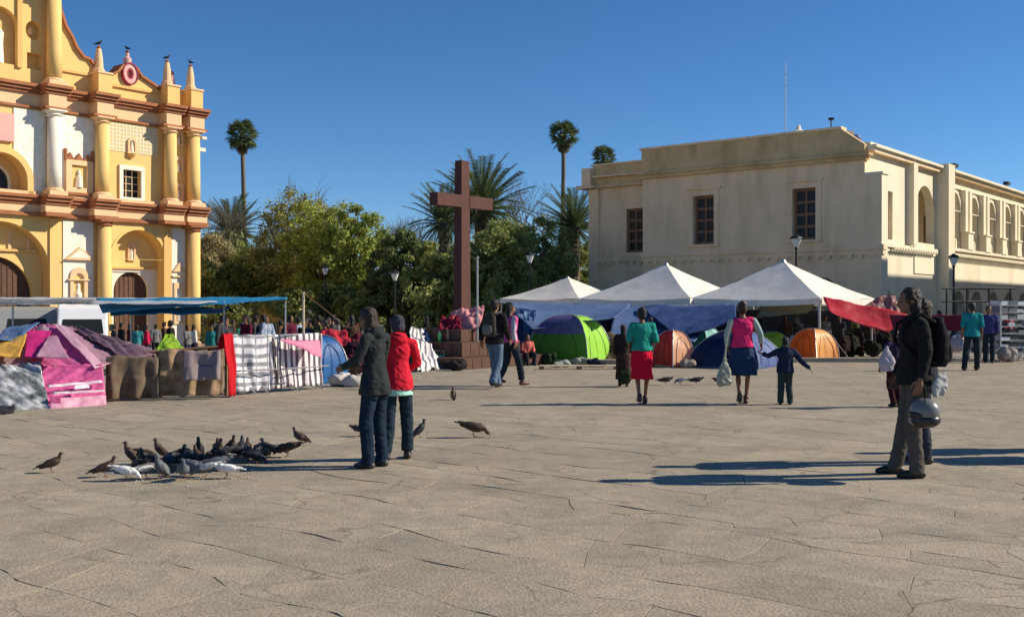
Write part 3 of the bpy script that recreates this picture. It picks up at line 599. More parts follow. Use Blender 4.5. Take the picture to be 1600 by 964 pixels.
    ped = MB().box(-.5, .5, yw - .4, yw + .03, 4.88, 5.85).box(-.56, .56, yw - .46, yw + .03, 5.85, 5.95).mesh('pedestal'); recalc(ped); ped.materials.append(M_CREAM)
    av = plate(arch_poly(0, 7.1, 7.15, 1.12, 12), [arch_poly(0, 7.05, 7.15, .96, 12)], yw - .06, yw + .06); av.materials.append(M_CREAM)
    den = MB().box(-.1, .1, yw - .32, yw - .19, 4.4, 4.52).mesh('dentil'); recalc(den); den.materials.append(M_CREAM)
    ral = plate(rect(-.95, .95, 4.9, 5.5), [rect(-.85 + .34 * i, -.7 + .34 * i, 5.0, 5.4) for i in range(6)], yw + .1, yw + .2); ral.materials.append(M_CREAM)
    for x in al:
        for dx in (-.42, .42): o = link('pilaster', pil, None, TH); o.location.x = x + dp / 2 + dx
        o = link('pedestal', ped, None, TH); o.location.x = x + dp / 2
        o = link('archivolt', av, None, TH); o.location.x = x
        o = link('balustrade', ral, None, TH); o.location.x = x
    for k in range(90):
        if 12.9 + k * .4 < L - 12: o = link('dentil', den, None, TH); o.location.x = 12.9 + k * .4
    for k in range(17): o = link('dentil', den, None, TH); o.location = (3.3 + k * .4, -.02, -.0)
    P('ground_floor_inner_wall', MB().box(1.4, L, 2.9, 3.0, -.2, 4.2), M_WHT)
    # things fixed on the roof
    P('roof', MB().box(.52, L, -.3, 16.0, 8.92, 9.02), M_GREYW)
build_hall()
def hp(x, y, z): return (16.7 + EX * x - EY * y, 50 + EY * x + EX * y, z)
o = empty('antenna_mast', hp(2.2, 5.0, 9.02), 0, 'tall thin antenna mast on the flat roof of the town hall', 'antenna')
part('mast', MB().tube([(0, 0, 0), (0, 0, 5.2)], [.035, .018], 6), M_GALV, o)
for k in (.6, 1.2): part('crossbar', MB().box(-.12, .12, -.01, .01, 5.2 - k, 5.22 - k), M_GALV, o)
o = empty('roof_lantern', hp(2.0, 4.2, 9.02), 0, 'low white domed roof lantern beside the antenna on the town hall', 'skylight')
part('drum', MB().lathe(0, 0, [(1.0, 0), (1.0, 1.0)], 16), M_WHT, o); part('dome', MB().lathe(0, 0, [(1.0, 1.0), (.8, 1.3), (.45, 1.5), (.12, 1.62), (.1, 1.8), (.02, 1.85)], 20), M_WHT, o, smooth=True)
o = empty('water_tank', hp(1.2, .9, 9.2), 0, 'blue and white water tank at the roof corner of the town hall', 'tank')
part('tank', MB().lathe(0, 0, [(.28, 0), (.3, .1), (.3, .55), (.2, .7), (.08, .75)], 14), M_PLAST, o, (.08, .14, .32)); part('stand', MB().box(-.5, -.15, -.2, .2, 0, .9), M_WHT, o)
o = empty('roof_lamp', hp(.6, 1.9, 10.05), 0, 'small lamp on a short post at the parapet of the town hall', 'lamp')
part('post', MB().tube([(0, 0, 0), (0, 0, .7)], .03, 6), M_METAL, o); part('lamp_head', MB().box(-.12, .12, -.08, .08, .62, .74), M_METAL, o)
for i, (x, y) in enumerate(((14.5, .2), (26, .2))):
    o = empty('floodlight', hp(x, y, 9.42), T, ('first', 'second')[i] + ' small dark floodlight along the sunlit roof edge of the town hall', 'floodlight')
    part('bracket', MB().tube([(0, 0, 0), (0, 0, .25)], .03, 6), M_METAL, o); part('lamp_head', MB().box(-.35, .35, -.15, .15, .22, .42), M_METAL, o)
# the buildings across the side street, right of the frame, that shade the hall's ground floor
SB = empty('street_building', (16.7 + EX * 4 + EY * 13.2, 50 + EY * 4 - EX * 13.2, 0), T, 'plain two-storey cream building across the side street, beyond the right edge', 'building')
part('wall', MB().box(0, 70, -8, 0, -.2, 13.9), M_CREAM, SB); part('cornice', MB().box(-.2, 70.2, -8.2, .2, 13.9, 14.2), M_OCHRE, SB)
for k in range(16):
    part('window', MB().box(2 + k * 4, 3.2 + k * 4, .0, .05, 6.5, 8.8), M_WOOD, SB)

# ------------------------------------------------------------------ trees
def leaf_cloud(cl, n_per, size, seed, name='crown'):
    g = np.random.default_rng(seed); V = []; 
    cl = np.array(cl)                              # x,y,z,r
    C = np.repeat(cl, n_per, axis=0); N = len(C)
    d = g.normal(size=(N, 3)); d /= np.linalg.norm(d, axis=1)[:, None]; rr = g.random(N) ** .6
    p = C[:, :3] + d * (rr * C[:, 3])[:, None] * np.array([1, 1, .8])
    nrm = d + g.normal(size=(N, 3)) * .7 + np.array([0, 0, .3]); nrm /= np.linalg.norm(nrm, axis=1)[:, None]
    a = np.cross(nrm, g.normal(size=(N, 3))); a /= np.linalg.norm(a, axis=1)[:, None]; b = np.cross(nrm, a)
    s = size * g.uniform(.55, 1.35, N)[:, None]
    V = np.stack([p - a * s, p - b * s * .5, p + a * s, p + b * s * .5], 1).reshape(-1, 3)
    return npmesh(name, V, np.arange(N * 4).reshape(-1, 4))
def tree(px, Y, ztop, zbot, rad, leaves, label, seed, name='leafy_tree', ncl=70, n_per=120, size=.13, gz=0, twigs=0, squash=1., cat='tree', group=None, shape=1.0, core=.0):
    r = random.Random(seed); x = X_(px, Y); t = empty(name, (x, Y, gz), r.uniform(0, 6), label, cat, group)
    zc = (ztop + zbot) / 2 - gz; hz = (ztop - zbot) / 2
    mb = MB(); mb.tube([(0, 0, -.2), (.1, 0, zc * .35), (r.uniform(-.3, .3), r.uniform(-.3, .3), zc * .75), (r.uniform(-.4, .4), 0, zc * 1.1)], [.28 * rad / 3 + .08, .2 * rad / 3 + .06, .15 * rad / 3 + .04, .05], 9)
    part('trunk', mb, M_TRUNK, t, smooth=True)
    cl = []
    for i in range(int(ncl * 1.7)):
        while 1:
            p = Vector((r.uniform(-1, 1), r.uniform(-1, 1), r.uniform(-1, 1)))
            if .25 < p.length < 1: break
        k = 1 + .25 * noise.noise(p * 1.7 + Vector((seed, 0, 0)))
        # flatter underside
        cl.append((p.x * rad * k * .92, p.y * rad * k * squash, zc + p.z * hz * k * (1 if p.z > 0 else shape), r.uniform(.12, .3) * rad))
    for i in range(7):
        c = cl[i * (len(cl) // 7)]; b0 = Vector((0, 0, zc * r.uniform(.4, .75))); e = Vector(c[:3]); m = b0.lerp(e, .5) + Vector((0, 0, r.uniform(0, .4)))
        part('limb', MB().tube([b0, m, e], [.12 * rad / 3 + .02, .07 * rad / 3 + .02, .02], 6), M_TRUNK, t, smooth=True)
    if leaves: tag(link('crown', leaf_cloud(cl, int(n_per * 1.15), size * .82, seed), leaves, t), kind='stuff')
    if twigs:
        mb = MB()
        for i in range(twigs):
            c = r.choice(cl); p = Vector((c[0] * .8, c[1] * .8, max(c[2], zc))); d = (p - Vector((0, 0, zc * .6))).normalized() + Vector((r.uniform(-.4, .4), r.uniform(-.4, .4), .5))
            d.normalize(); L = r.uniform(.25, .55) * rad; q = p + d * L * .5 + Vector((r.uniform(-.1, .1), 0, 0)); e = p + d * L
            mb.tube([p, q, e], [.022, .014, .006], 3)
            for j in range(4):
                s_ = p.lerp(e, r.uniform(.2, .9)); dd = (d + Vector((r.uniform(-1, 1), r.uniform(-1, 1), r.uniform(-.3, .8)))).normalized(); mb.tube([s_, s_ + dd * L * .45], [.011, .005], 3)
        tag(part('twigs', mb, M_TWIG, t), kind='stuff')
    return t
def bare_tree(px, Y, ztop, rad, label, seed, gz=0):
    r = random.Random(seed); t = empty('bare_tree', (X_(px, Y), Y, gz), 0, label, 'tree'); h = ztop - gz
    part('trunk', MB().tube([(0, 0, -.2), (.1, 0, h * .25), (0, .1, h * .45)], [.25, .2, .13], 8), M_TWIG, t, smooth=True)
    lim = MB(); tw = MB()
    def grow(p, d, L, rr, dep):
        e = p + d * L; m = p.lerp(e, .5) + Vector((r.uniform(-.06, .06) * L, r.uniform(-.06, .06) * L, 0))
        (lim if dep < 2 else tw).tube([p, m, e], [rr, rr * .8, rr * .6], 5 if dep < 2 else 3)
        if dep >= 6: return
        for i in range(3 if dep < 4 else 2):
            dd = (d + Vector((r.uniform(-.75, .75), r.uniform(-.75, .75), r.uniform(-.1, .45)))).normalized(); grow(e if i else m.lerp(e, .6), dd, L * r.uniform(.62, .82), rr * .58, dep + 1)
    for i in range(5):
        a = i * 1.26 + r.random(); grow(Vector((0, 0, h * r.uniform(.3, .45))), Vector((math.cos(a) * .6 * rad / 3, math.sin(a) * .6, 1)).normalized(), h * .19, .11, 0)
    part('limbs', lim, M_TWIG, t); tag(part('twigs', tw, M_TWIG, t), kind='stuff')
def frond_mesh(L, seed, droop, wid=.55):
    r = random.Random(seed); mb = MB(); P = []
    for i in range(13):
        t = i / 12; P.append(Vector((0, L * (t - .18 * t * t * droop), L * (.25 * t - .62 * droop * t * t))))
    mb.tube(P, [.035 * (1 - .8 * i / 12) + .006 for i in range(13)], 4)
    N = 34
    for i in range(N):
        t = .12 + .88 * i / (N - 1); k = min(t * 12, 11.999); p = P[int(k)].lerp(P[int(k) + 1], k - int(k)); l = wid * (1 - .55 * t) * (.55 + .45 * min(1, t * 5)) * r.uniform(.85, 1.1)
        for s in (-1, 1):
            d = Vector((s * 1.0, .75, -.28 + r.uniform(-.25, .15))).normalized(); e = p + d * l; w_ = .028
            mb.add([p + Vector((0, -w_, 0)), p + Vector((0, w_, 0)), e + Vector((0, .004, 0)), e], [(0, 1, 2, 3)])
    return mb.mesh('frond')
FR = [frond_mesh(3.2, 1, .35), frond_mesh(3.2, 2, .7), frond_mesh(3.0, 3, 1.05)]
for m in FR: m.materials.append(M_LP)
def date_palm(px, Y, zc, L, label, seed, gz=0, n=70, trunk=.42):
    r = random.Random(seed); t = empty('date_palm', (X_(px, Y), Y, gz), 0, label, 'palm tree'); h = zc - gz
    prof = [(trunk * 1.15, -.1)]
    z = .2
    while z < h - .2: prof += [(trunk, z), (trunk * .9, z + .16)]; z += .32
    prof += [(trunk * 1.25, h - .1), (trunk * .8, h + .3), (.05, h + .6)]
    part('trunk', MB().lathe(0, 0, prof, 12), M_PTRUNK, t)
    s = L / 3.2
    for i in range(n):
        a = i * 2.39996 + r.uniform(-.2, .2); e = 1 - i / n * 1.45          # upright in the heart, hanging outside
        k = 0 if e > .35 else (1 if e > -.1 else 2); o = link('frond', FR[k], None, t)
        o.location = (0, 0, h + .15 + .2 * e); o.rotation_euler = Euler((e * 1.2 - .05 + r.uniform(-.1, .1), 0, a)); q = s * r.uniform(.88, 1.1); o.scale = (q, q, q)
def fan_mesh(seed, rad=.62, pet=.85):
    r = random.Random(seed); mb = MB(); mb.tube([(0, 0, 0), (0, pet * .5, .02), (0, pet, 0)], [.022, .018, .012], 4); n = 15
    for i in range(n):
        a = R(-118 + 236 * i / (n - 1)); d = Vector((math.sin(a), math.cos(a), -.12 - .25 * abs(math.sin(a)))); s_ = Vector((math.cos(a), -math.sin(a), 0)); l = rad * r.uniform(.85, 1.1); c = Vector((0, pet, 0))
        m = c + d * l * .6; e = c + d * l + Vector((0, 0, -.12 * r.random()))
        mb.add([c, m - s_ * .05, e, m + s_ * .05], [(0, 1, 2, 3)])
    return mb.mesh('frond')
FAN = [fan_mesh(1), fan_mesh(2), fan_mesh(3)]; FAND = fan_mesh(4, .55, .6)
for m in FAN: m.materials.append(M_LP)
FAND.materials.append(M_LPD)
def fan_palm(px, Y, zc, rad, label, seed, gz=0, lean=0.):
    r = random.Random(seed); t = empty('fan_palm', (X_(px, Y), Y, gz), 0, label, 'palm tree'); h = zc - gz
    part('trunk', MB().tube([(lean, 0, -.2), (lean * .6, 0, h * .4), (lean * .15, 0, h * .8), (0, 0, h)], [.28, .22, .2, .22], 10), M_PTRUNK, t, smooth=True)
    s = rad / 1.35
    for i in range(62):
        a = i * 2.39996; e = 1.35 - i / 62 * 2.3; o = link('frond', FAN[i % 3], None, t); o.location = (0, 0, h + .05); o.rotation_euler = Euler((e + r.uniform(-.15, .15), r.uniform(-.4, .4), a)); q = s * r.uniform(.8, 1.1); o.scale = (q, q, q)
    for i in range(16):
        a = r.uniform(0, 6.28); o = link('dry_frond', FAND, None, t); o.location = (0, 0, h - .15 - r.random() * .4); o.rotation_euler = Euler((-1.15 - r.random() * .3, 0, a)); o.scale = (s, s, s)
fan_palm(379, 100, Z_(212, 100), 1.65, 'tall slim fan palm on the left, its round crown high above the date palm', 1, LOW, .45)
fan_palm(881, 100, Z_(213, 100), 1.5, 'tall slim fan palm in the middle, beside the town hall', 2, 0, -.25)
fan_palm(943, 120, Z_(247, 120), 1.45, 'fan palm whose crown just shows above the town hall roof', 3)
date_palm(362, 96, Z_(372, 96), 4.0, 'bushy date palm right of the church under the left fan palm', 4, LOW, 115)
date_palm(752, 63, Z_(338, 63), 3.6, 'large date palm directly behind the wooden cross', 5, 0, 110)
date_palm(694, 72, Z_(356, 72), 3.1, 'smaller date palm behind the left arm of the cross', 6, 0, 90)
date_palm(897, 72, Z_(362, 72), 3.2, 'date palm against the left end of the town hall', 7, 0, 90)
tree(462, 74, Z_(304, 74), Z_(470, 74), 3.3, M_LO2, 'olive-brown thinning tree with bare twigs on top, left of the bright green tree', 11, ncl=90, n_per=90, twigs=70, gz=LOW, size=.14)
tree(505, 70, Z_(312, 70), Z_(475, 70), 3.1, M_LY, 'yellow-green leafy tree in the middle of the park clump', 12, ncl=80, n_per=130, twigs=30, gz=LOW, size=.13)
tree(555, 68, Z_(322, 68), Z_(480, 68), 2.5, M_LG, 'bright green leafy tree left of the dark trees', 13, ncl=80, n_per=140, gz=LOW, size=.13)
tree(605, 63, Z_(392, 63), Z_(500, 63), 1.5, M_LD, 'dark evergreen shrub-like tree below the bright green tree', 14, ncl=40, n_per=130, gz=LOW)
tree(634, 60, Z_(356, 60), Z_(500, 60), 1.85, M_LD, 'rounded dark evergreen tree left of the cross', 15, ncl=70, n_per=150, gz=0)
tree(675, 58, Z_(375, 58), Z_(505, 58), 1.6, M_LO, 'olive tree between the dark evergreen and the cross', 16, ncl=60, n_per=130)
tree(722, 57, Z_(380, 57), Z_(500, 57), 1.8, M_LO, 'dark tree low behind the foot of the cross', 17, ncl=60, n_per=130)
tree(784, 57, Z_(345, 57), Z_(490, 57), 2.2, M_LO, 'olive tree right of the cross', 18, ncl=80, n_per=140)
tree(838, 62, Z_(345, 62), Z_(480, 62), 2.3, M_LO, 'olive tree with a few bare twigs behind the first white canopy', 19, ncl=80, n_per=120, twigs=30)
tree(893, 74, Z_(372, 74), Z_(470, 74), 2.0, M_LO, 'olive tree against the left corner of the town hall', 20, ncl=60, n_per=130)
tree(328, 80, Z_(368, 80), Z_(470, 80), 2.6, M_LB, 'brown-green tree hard against the right edge of the church', 21, ncl=70, n_per=110, gz=LOW, twigs=20)
tree(398, 76, Z_(385, 76), Z_(475, 76), 2.5, M_LO, 'olive tree below the left date palm', 22, ncl=70, n_per=120, gz=LOW)
tree(352, 72, Z_(412, 72), Z_(490, 72), 1.9, M_LD, 'dark bush-like tree at the foot of the left date palm', 23, ncl=50, n_per=120, gz=LOW)
tree(455, 66, Z_(448, 66), Z_(500, 66), 1.4, M_LO, 'low olive shrub in front of the brown park roof', 24, ncl=40, n_per=120, gz=LOW)
tree(525, 64, Z_(445, 64), Z_(500, 64), 1.5, M_LD, 'dark shrub beneath the yellow-green tree', 25, ncl=45, n_per=130, gz=LOW)
tree(562, 62, Z_(450, 62), Z_(505, 62), 1.3, M_LO, 'olive shrub under the bright green tree', 26, ncl=40, n_per=120, gz=LOW)
bare_tree(832, 82, Z_(278, 82), 3.4, 'bare grey winter tree between the cross and the middle fan palm', 31)
bare_tree(322, 88, Z_(282, 88), 3.0, 'bare winter tree beside the right edge of the church', 32, LOW)
bare_tree(640, 84, Z_(322, 84), 2.6, 'bare winter tree showing left of the cross arm', 33)
hd = []
g0 = random.Random(5)
for i in range(330):
    px = 300 + i * 1.9; Y = g0.uniform(92, 108); hd.append((X_(px, Y), Y, g0.uniform(.0, 6.2 + 1.5 * math.sin(i * .06)), g0.uniform(.9, 1.5)))
tag(link('far_shrubbery', leaf_cloud(hd, 90, .24, 77), M_LO), 'dense green shrubbery massed at the back of the park', 'shrubbery', kind='stuff')
hd = []
for i in range(150):
    px = 312 + i * 4.0; Y = g0.uniform(54, 60) if px > 640 else g0.uniform(62, 68); hd.append((X_(px, Y), Y, (0 if px > 640 else LOW) + g0.uniform(.3, 2.6), g0.uniform(.4, .8)))
tag(link('park_hedge', leaf_cloud(hd, 90, .12, 78), M_LO), 'ragged olive hedge and undergrowth along the front of the park', 'hedge', kind='stuff')

# park kiosk with a brown roof
ko = empty('kiosk', (X_(428, 78), 78, LOW), 0, 'low park building with a brown roof behind the shrubs', 'building')
part('wall', MB().box(-1.7, 1.7, 0, 3, 0, 2.9), M_OCHRE, ko); part('roof', MB().prism([(-2.2, 2.9), (2.2, 2.9), (2.2, 3.1), (1.6, 3.9), (-1.6, 3.9), (-2.2, 3.1)], -.6, 3.6), mat('roof_tiles', (.28, .15, .09), .9, .2, 3., .3, 12.), ko)

# ------------------------------------------------------------------ street lamps
def lamp(px, Y, pytop, label, gz=0, s=1.):
    h = Z_(pytop, Y) - gz; o = empty('street_lamp', (X_(px, Y), Y, gz), 0, label, 'street lamp', 'lantern street lamps round the square')
    part('pole', MB().lathe(0, 0, [(.16, 0), (.16, .3), (.09, .45), (.06, .9), (.045, h - .65), (.08, h - .6), (.05, h - .55)], 10), M_METAL, o)
    ln = part('lantern', MB().lathe(0, 0, [(.08, h - .55), (.2 * s, h - .2)], 8), M_GLASSW, o)
    part('cap', MB().lathe(0, 0, [(.24 * s, h - .2), (.2 * s, h - .12), (.05, h - .02), (.02, h)], 8), M_METAL, ln)
    return o
lamp(508, 60, 414, 'street lamp in front of the yellow-green tree', LOW)
lamp(617, 52, 421, 'street lamp in front of the dark evergreen, left of the cross')
lamp(828, 52, 393, 'street lamp above the left edge of the first white canopy')
lamp(1244, 45, 366, 'street lamp rising behind the largest white canopy', s=1.2)
lamp(1490, 48, 396, 'street lamp before the shaded arcade near the sunlit side', s=1.1)

# ------------------------------------------------------------------ white canopies
def canopy(px, Y, sz, ze, zp, label, legs_z=0):
    t = empty('canopy_tent', (X_(px, Y), Y, 0), T, label, 'canopy', 'white canopies before the town hall')
    # front corner is the origin; square goes +x and +y in the grid
    V = []; f = []; n = 10; A = Vector((0, 0, ze)); B = Vector((sz, 0, ze)); C = Vector((sz, sz, ze)); D = Vector((0, sz, ze)); O = Vector((sz / 2, sz / 2, zp))
    mb = MB()
    for a, b in ((A, B), (B, C), (C, D), (D, A)):
        v = []
        for j in range(n + 1):
            for i in range(n + 1):
                s, tt = i / n, j / n; e = a.lerp(b, s); e.z -= .07 * math.sin(math.pi * s); p = e.lerp(O, tt); p.z -= .07 * math.sin(math.pi * tt) * (1 - .3 * math.sin(math.pi * s)) + .03 * noise.noise(p * 1.3 + Vector((px, 0, 0))); v.append(p)
        q = [(j * (n + 1) + i, j * (n + 1) + i + 1, (j + 1) * (n + 1) + i + 1, (j + 1) * (n + 1) + i) for j in range(n) for i in range(n)]
        roof = part('roof_panel', MB().add(v, q), M_CANO, t, smooth=True)
        vl = []
        for i in range(n + 1):
            e = a.lerp(b, i / n); e.z -= .07 * math.sin(math.pi * i / n); o_ = (e - Vector((sz / 2, sz / 2, e.z))).normalized() * .012; vl += [e + o_, e + o_ - Vector((0, 0, .2))]
        part('valance', MB().add(vl, [(2 * i, 2 * i + 2, 2 * i + 3, 2 * i + 1) for i in range(n)]), M_CANO, t)
    for x, y in ((.06, .06), (sz - .06, .06), (sz - .06, sz - .06), (.06, sz - .06)): part('leg', MB().box(x - .03, x + .03, y - .03, y + .03, 0, ze - .02), M_GALV, t)
    part('apex_cap', MB().lathe(sz / 2, sz / 2, [(.12, zp - .08), (.08, zp + .02), (.02, zp + .05)], 8), M_GALV, t)
canopy(905, 46, 4.5, 1.93, 2.93, 'smallest and leftmost white canopy, behind the blue tarps')
canopy(1078, 35, 4.5, 1.86, 3.12, 'middle white canopy above the hanging blue tarps')
canopy(1282, 32.4, 4.5, 1.86, 3.12, 'largest white canopy, at the right over the orange tent')

# ------------------------------------------------------------------ cross and its pedestal
cy = 29.2; cr = empty('wooden_cross', (X_(722, cy), cy, 0), T, 'tall reddish-brown wooden cross standing on a plank pedestal', 'cross')
ztop = Z_(252, cy)
def beam(x0, x1, y0, y1, z0, z1, t=0.):
    mb = MB(); b = .025
    v = []
    for z, k in ((z0, 1), (z1, 1 - t)):
        for x, y in ((x0 + b, y0), (x1 - b, y0), (x1, y0 + b), (x1, y1 - b), (x1 - b, y1), (x0 + b, y1), (x0, y1 - b), (x0, y0 + b)): v.append((x * k, y * k, z))
    return mb.add(v, [tuple(range(8)), tuple(range(15, 7, -1))] + [(i, i + 8, (i + 1) % 8 + 8, (i + 1) % 8) for i in range(8)])
part('upright', beam(-.22, .22, -.155, .155, .9, ztop, .20), M_CROSS, cr)
mb = MB()
for x0, x1 in ((-1.14, -.175), (.175, 1.14)): mb.add([(x0, -.145, Z_(325, cy)), (x1, -.145, Z_(325, cy)), (x1, .145, Z_(325, cy)), (x0, .145, Z_(325, cy)), (x0, -.145, Z_(306, cy)), (x1, -.145, Z_(306, cy)), (x1, .145, Z_(306, cy)), (x0, .145, Z_(306, cy))], [(0, 3, 2, 1), (4, 5, 6, 7), (0, 1, 5, 4), (1, 2, 6, 5), (2, 3, 7, 6), (3, 0, 4, 7)])
part('crossbeam', mb, M_CROSS, cr)
ped = empty('pedestal', (X_(716, 28.9), 28.9, 0), T, 'stepped brown plank pedestal at the foot of the cross', 'pedestal')
for j, (hw, z0, z1) in enumerate(((1.75, 0, .28), (1.2, .28, .66), (.9, .66, .98))):
    part('step', MB().box(-hw + .03, hw - .03, -hw + .03, hw - .03, z0, z1 - .03), M_DOOR, ped)
    part('tread', MB().box(-hw, hw, -hw, hw, z1 - .03, z1), M_PLANK, ped)
    nb = int(hw * 2 / .32)
    for k in range(nb):
        a = -hw + k * 2 * hw / nb + .01; b = -hw + (k + 1) * 2 * hw / nb - .01; part('plank', MB().box(a, b, -hw, -hw + .028, z0 + .01, z1 - .032), M_PLANK, ped); part('plank', MB().box(-hw, -hw + .028, a, b, z0 + .01, z1 - .032), M_PLANK, ped)
# long low kerb step running behind the open square
kb = MB().box(-4.4, -.3, 27.9, 28.25, -.01, .13).box(-.3, 4.2, 28.9, 29.25, -.01, .125); tag(part('kerb', kb, M_STONE), kind='structure')
kb = MB().box(7.6, 12.6, 30.0, 30.4, -.01, .12); tag(part('kerb', kb, M_STONE), kind='structure')
o = empty('flag_pole', (X_(746, 28), 28, 0), 0, 'slim pale pole standing just right of the cross', 'pole'); part('pole', MB().tube([(0, 0, 0), (0, 0, Z_(405, 28))], [.03, .025], 8), M_GALV, o); part('finial', MB().lathe(0, 0, [(.03, Z_(405, 28)), (.05, Z_(405, 28) + .03), (.01, Z_(405, 28) + .08)], 8), M_GALV, o)

# ------------------------------------------------------------------ tents, tarps and blankets
def cloth(name, me, color, label, cat, group=None, m=None):
    o = link(name, me, m or M_TARP, None, color, True); return tag(o, label, cat, group)
def dome(px, py, w_, d_, h, rz, cols, label, split=None, name='dome_tent', Y=None, ex=(.75, .9)):
    x, y = gp(px, py) if Y is None else (X_(px, Y), Y)
    t = empty(name, (x, y, 0), rz, label, 'tent'); cor = [(-w_, -d_), (w_, -d_), (w_, d_), (-w_, d_)]; n = 10; top = Vector((0, 0, h))
    def arc(c, u):                                # corner to crown
        a = u * math.pi / 2; k = math.cos(min(a, 1.5707)) ** ex[0]; return Vector((c[0] * k, c[1] * k, h * math.sin(a) ** ex[1]))
    for s in range(4):
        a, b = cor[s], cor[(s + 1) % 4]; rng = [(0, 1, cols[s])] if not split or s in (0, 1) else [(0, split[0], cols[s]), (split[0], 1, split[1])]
        for u0, u1, c in rng:
            v = []; m = 6
            for j in range(n + 1):
                for i in range(m + 1):
                    u = u0 + (u1 - u0) * j / n; p = arc(a, u).lerp(arc(b, u), i / m); out = Vector((p.x, p.y, 0)); q = math.sin(math.pi * i / m)
                    p -= Vector((p.x, p.y, p.z * .4)) * .07 * q * math.cos(u * 1.5); p += Vector((.7, -.7, .5)) * .05 * noise.noise(p * 3.2 + Vector((px, 0, 0))) * math.sin(math.pi * (i + .001) / m); v.append(p)
            q = [(j * (m + 1) + i, j * (m + 1) + i + 1, (j + 1) * (m + 1) + i + 1, (j + 1) * (m + 1) + i) for j in range(n) for i in range(m)]
            part('panel', MB().add(v, q), M_TARP, t, c, True)
        part('tent_pole', MB().tube([arc(a, j / 10) * 1.012 for j in range(11)], .012, 5), M_GALV, t)
    for s in (0, 3):
        a, b = cor[s], cor[(s + 1) % 4]; out = Vector(((a[0] + b[0]), (a[1] + b[1]), 0)).normalized() * .012
        def pan(u, v):
            p = arc(a, u).lerp(arc(b, u), v); q = math.sin(math.pi * v); return p - Vector((p.x, p.y, p.z * .4)) * .07 * q * math.cos(u * 1.5) + out
        part('zip', MB().tube([pan(.06 + .56 * math.sin(math.pi * i / 12), .5 - .34 * math.cos(math.pi * i / 12)) for i in range(13)], .008, 4), M_PLAST, t, tuple(k * .35 for k in cols[s]))
        part('seam', MB().tube([pan(u / 8 * .96, .5) for u in range(9)], .006, 4), M_PLAST, t, tuple(k * .5 for k in cols[s]))
    for c in cor: p = arc(c, .45); part('guy_rope', MB().tube([p, Vector((c[0] * 1.45, c[1] * 1.45, .01))], .005, 4), M_GALV, t)
    part('groundsheet', MB().box(-w_ * .98, w_ * .98, -d_ * .98, d_ * .98, .0, .05), M_PLAST, t, tuple(k * .5 for k in cols[0]))
    return t
DK = (.02, .025, .03)
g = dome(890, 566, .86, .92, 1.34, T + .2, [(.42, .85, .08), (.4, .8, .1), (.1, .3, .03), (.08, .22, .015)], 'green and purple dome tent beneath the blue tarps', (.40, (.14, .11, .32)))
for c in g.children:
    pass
dome(1271, 563, .5, .52, .93, T - .3, [(1., .5, .14), (.8, .22, .02), (.8, .22, .02), (.72, .19, .012)], 'orange dome tent under the largest canopy')  # sun-side panel paler, the others deeper: light and shade put into the orange
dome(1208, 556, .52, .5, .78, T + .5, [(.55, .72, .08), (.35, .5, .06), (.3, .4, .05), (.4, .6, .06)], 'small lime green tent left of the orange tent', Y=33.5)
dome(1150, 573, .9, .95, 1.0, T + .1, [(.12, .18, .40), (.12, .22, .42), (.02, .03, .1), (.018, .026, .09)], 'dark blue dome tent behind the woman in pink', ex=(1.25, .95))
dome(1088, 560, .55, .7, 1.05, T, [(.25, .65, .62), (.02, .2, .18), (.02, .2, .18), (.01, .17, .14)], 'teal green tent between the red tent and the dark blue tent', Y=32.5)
dome(1052, 573, .36, .42, .96, T - .35, [(1., .55, .3), (.55, .06, .05), (.5, .05, .04), (.42, .03, .03)], 'red and salmon tent right of the woman in the red skirt')  # salmon panel lightened to paint in the sun on it
dome(500, 592, .42, .42, .98, T, [(.02, .15, .42), (.02, .14, .45), (.02, .12, .4), (.10, .45, .8)], 'bright blue tent at the end of the striped blankets', Y=22.)  # paler left panel paints the glow through the cloth
# blue tarps hung below the canopies
def S(pts, **k): return sheet(*[(X_(px, Y), Y, Z_(py, Y)) for px, py, Y in pts], **k)
BL = (.10, .17, .38)
cloth('tarp', S([(830, 514, 29.6), (960, 497, 29.6), (985, 476, 32.5), (790, 474, 32.5)], sag=.16, wr=.07, seed=1, nu=46, nv=30, wf=2.4, aniso=.35), (.16, .25, .45), 'light blue tarp sloping over the green dome tent', 'tarp')
cloth('tarp', S([(950, 527, 30.4), (1085, 533, 30.4), (1140, 476, 34), (965, 476, 34)], sag=.2, wr=.08, seed=2, nu=46, nv=30, wf=2.4, aniso=-.4), (.12, .19, .38), 'blue tarp sagging below the middle canopy', 'tarp')
cloth('tarp', S([(1060, 528, 30.6), (1150, 500, 30.8), (1150, 478, 33.5), (1000, 478, 33.5)], sag=.1, wr=.07, seed=3, nu=46, nv=30, wf=2.4, aniso=.6), (.05, .09, .24), 'darker blue tarp behind the woman in pink', 'tarp')
cloth('tarp', S([(795, 575, 30.8), (838, 568, 30.8), (838, 485, 31.4), (792, 478, 31.4)], sag=.0, wr=.1, wf=3, seed=4), (.05, .09, .22), 'dark blue tarp hanging as a wall left of the green tent', 'tarp')
cloth('tarp', S([(818, 550, 30.2), (834, 548, 30.2), (836, 488, 30.6), (818, 486, 30.6)], sag=.0, wr=.08, wf=4, seed=5), (.10, .22, .42), 'narrow light blue tarp strip hanging over the darker one', 'tarp')
cloth('tarp', S([(930, 572, 33.5), (1240, 572, 36.5), (1240, 484, 36.5), (930, 484, 33.5)], wr=.15, seed=6), (.015, .025, .06), 'very dark blue back sheet behind the small tents', 'tarp')
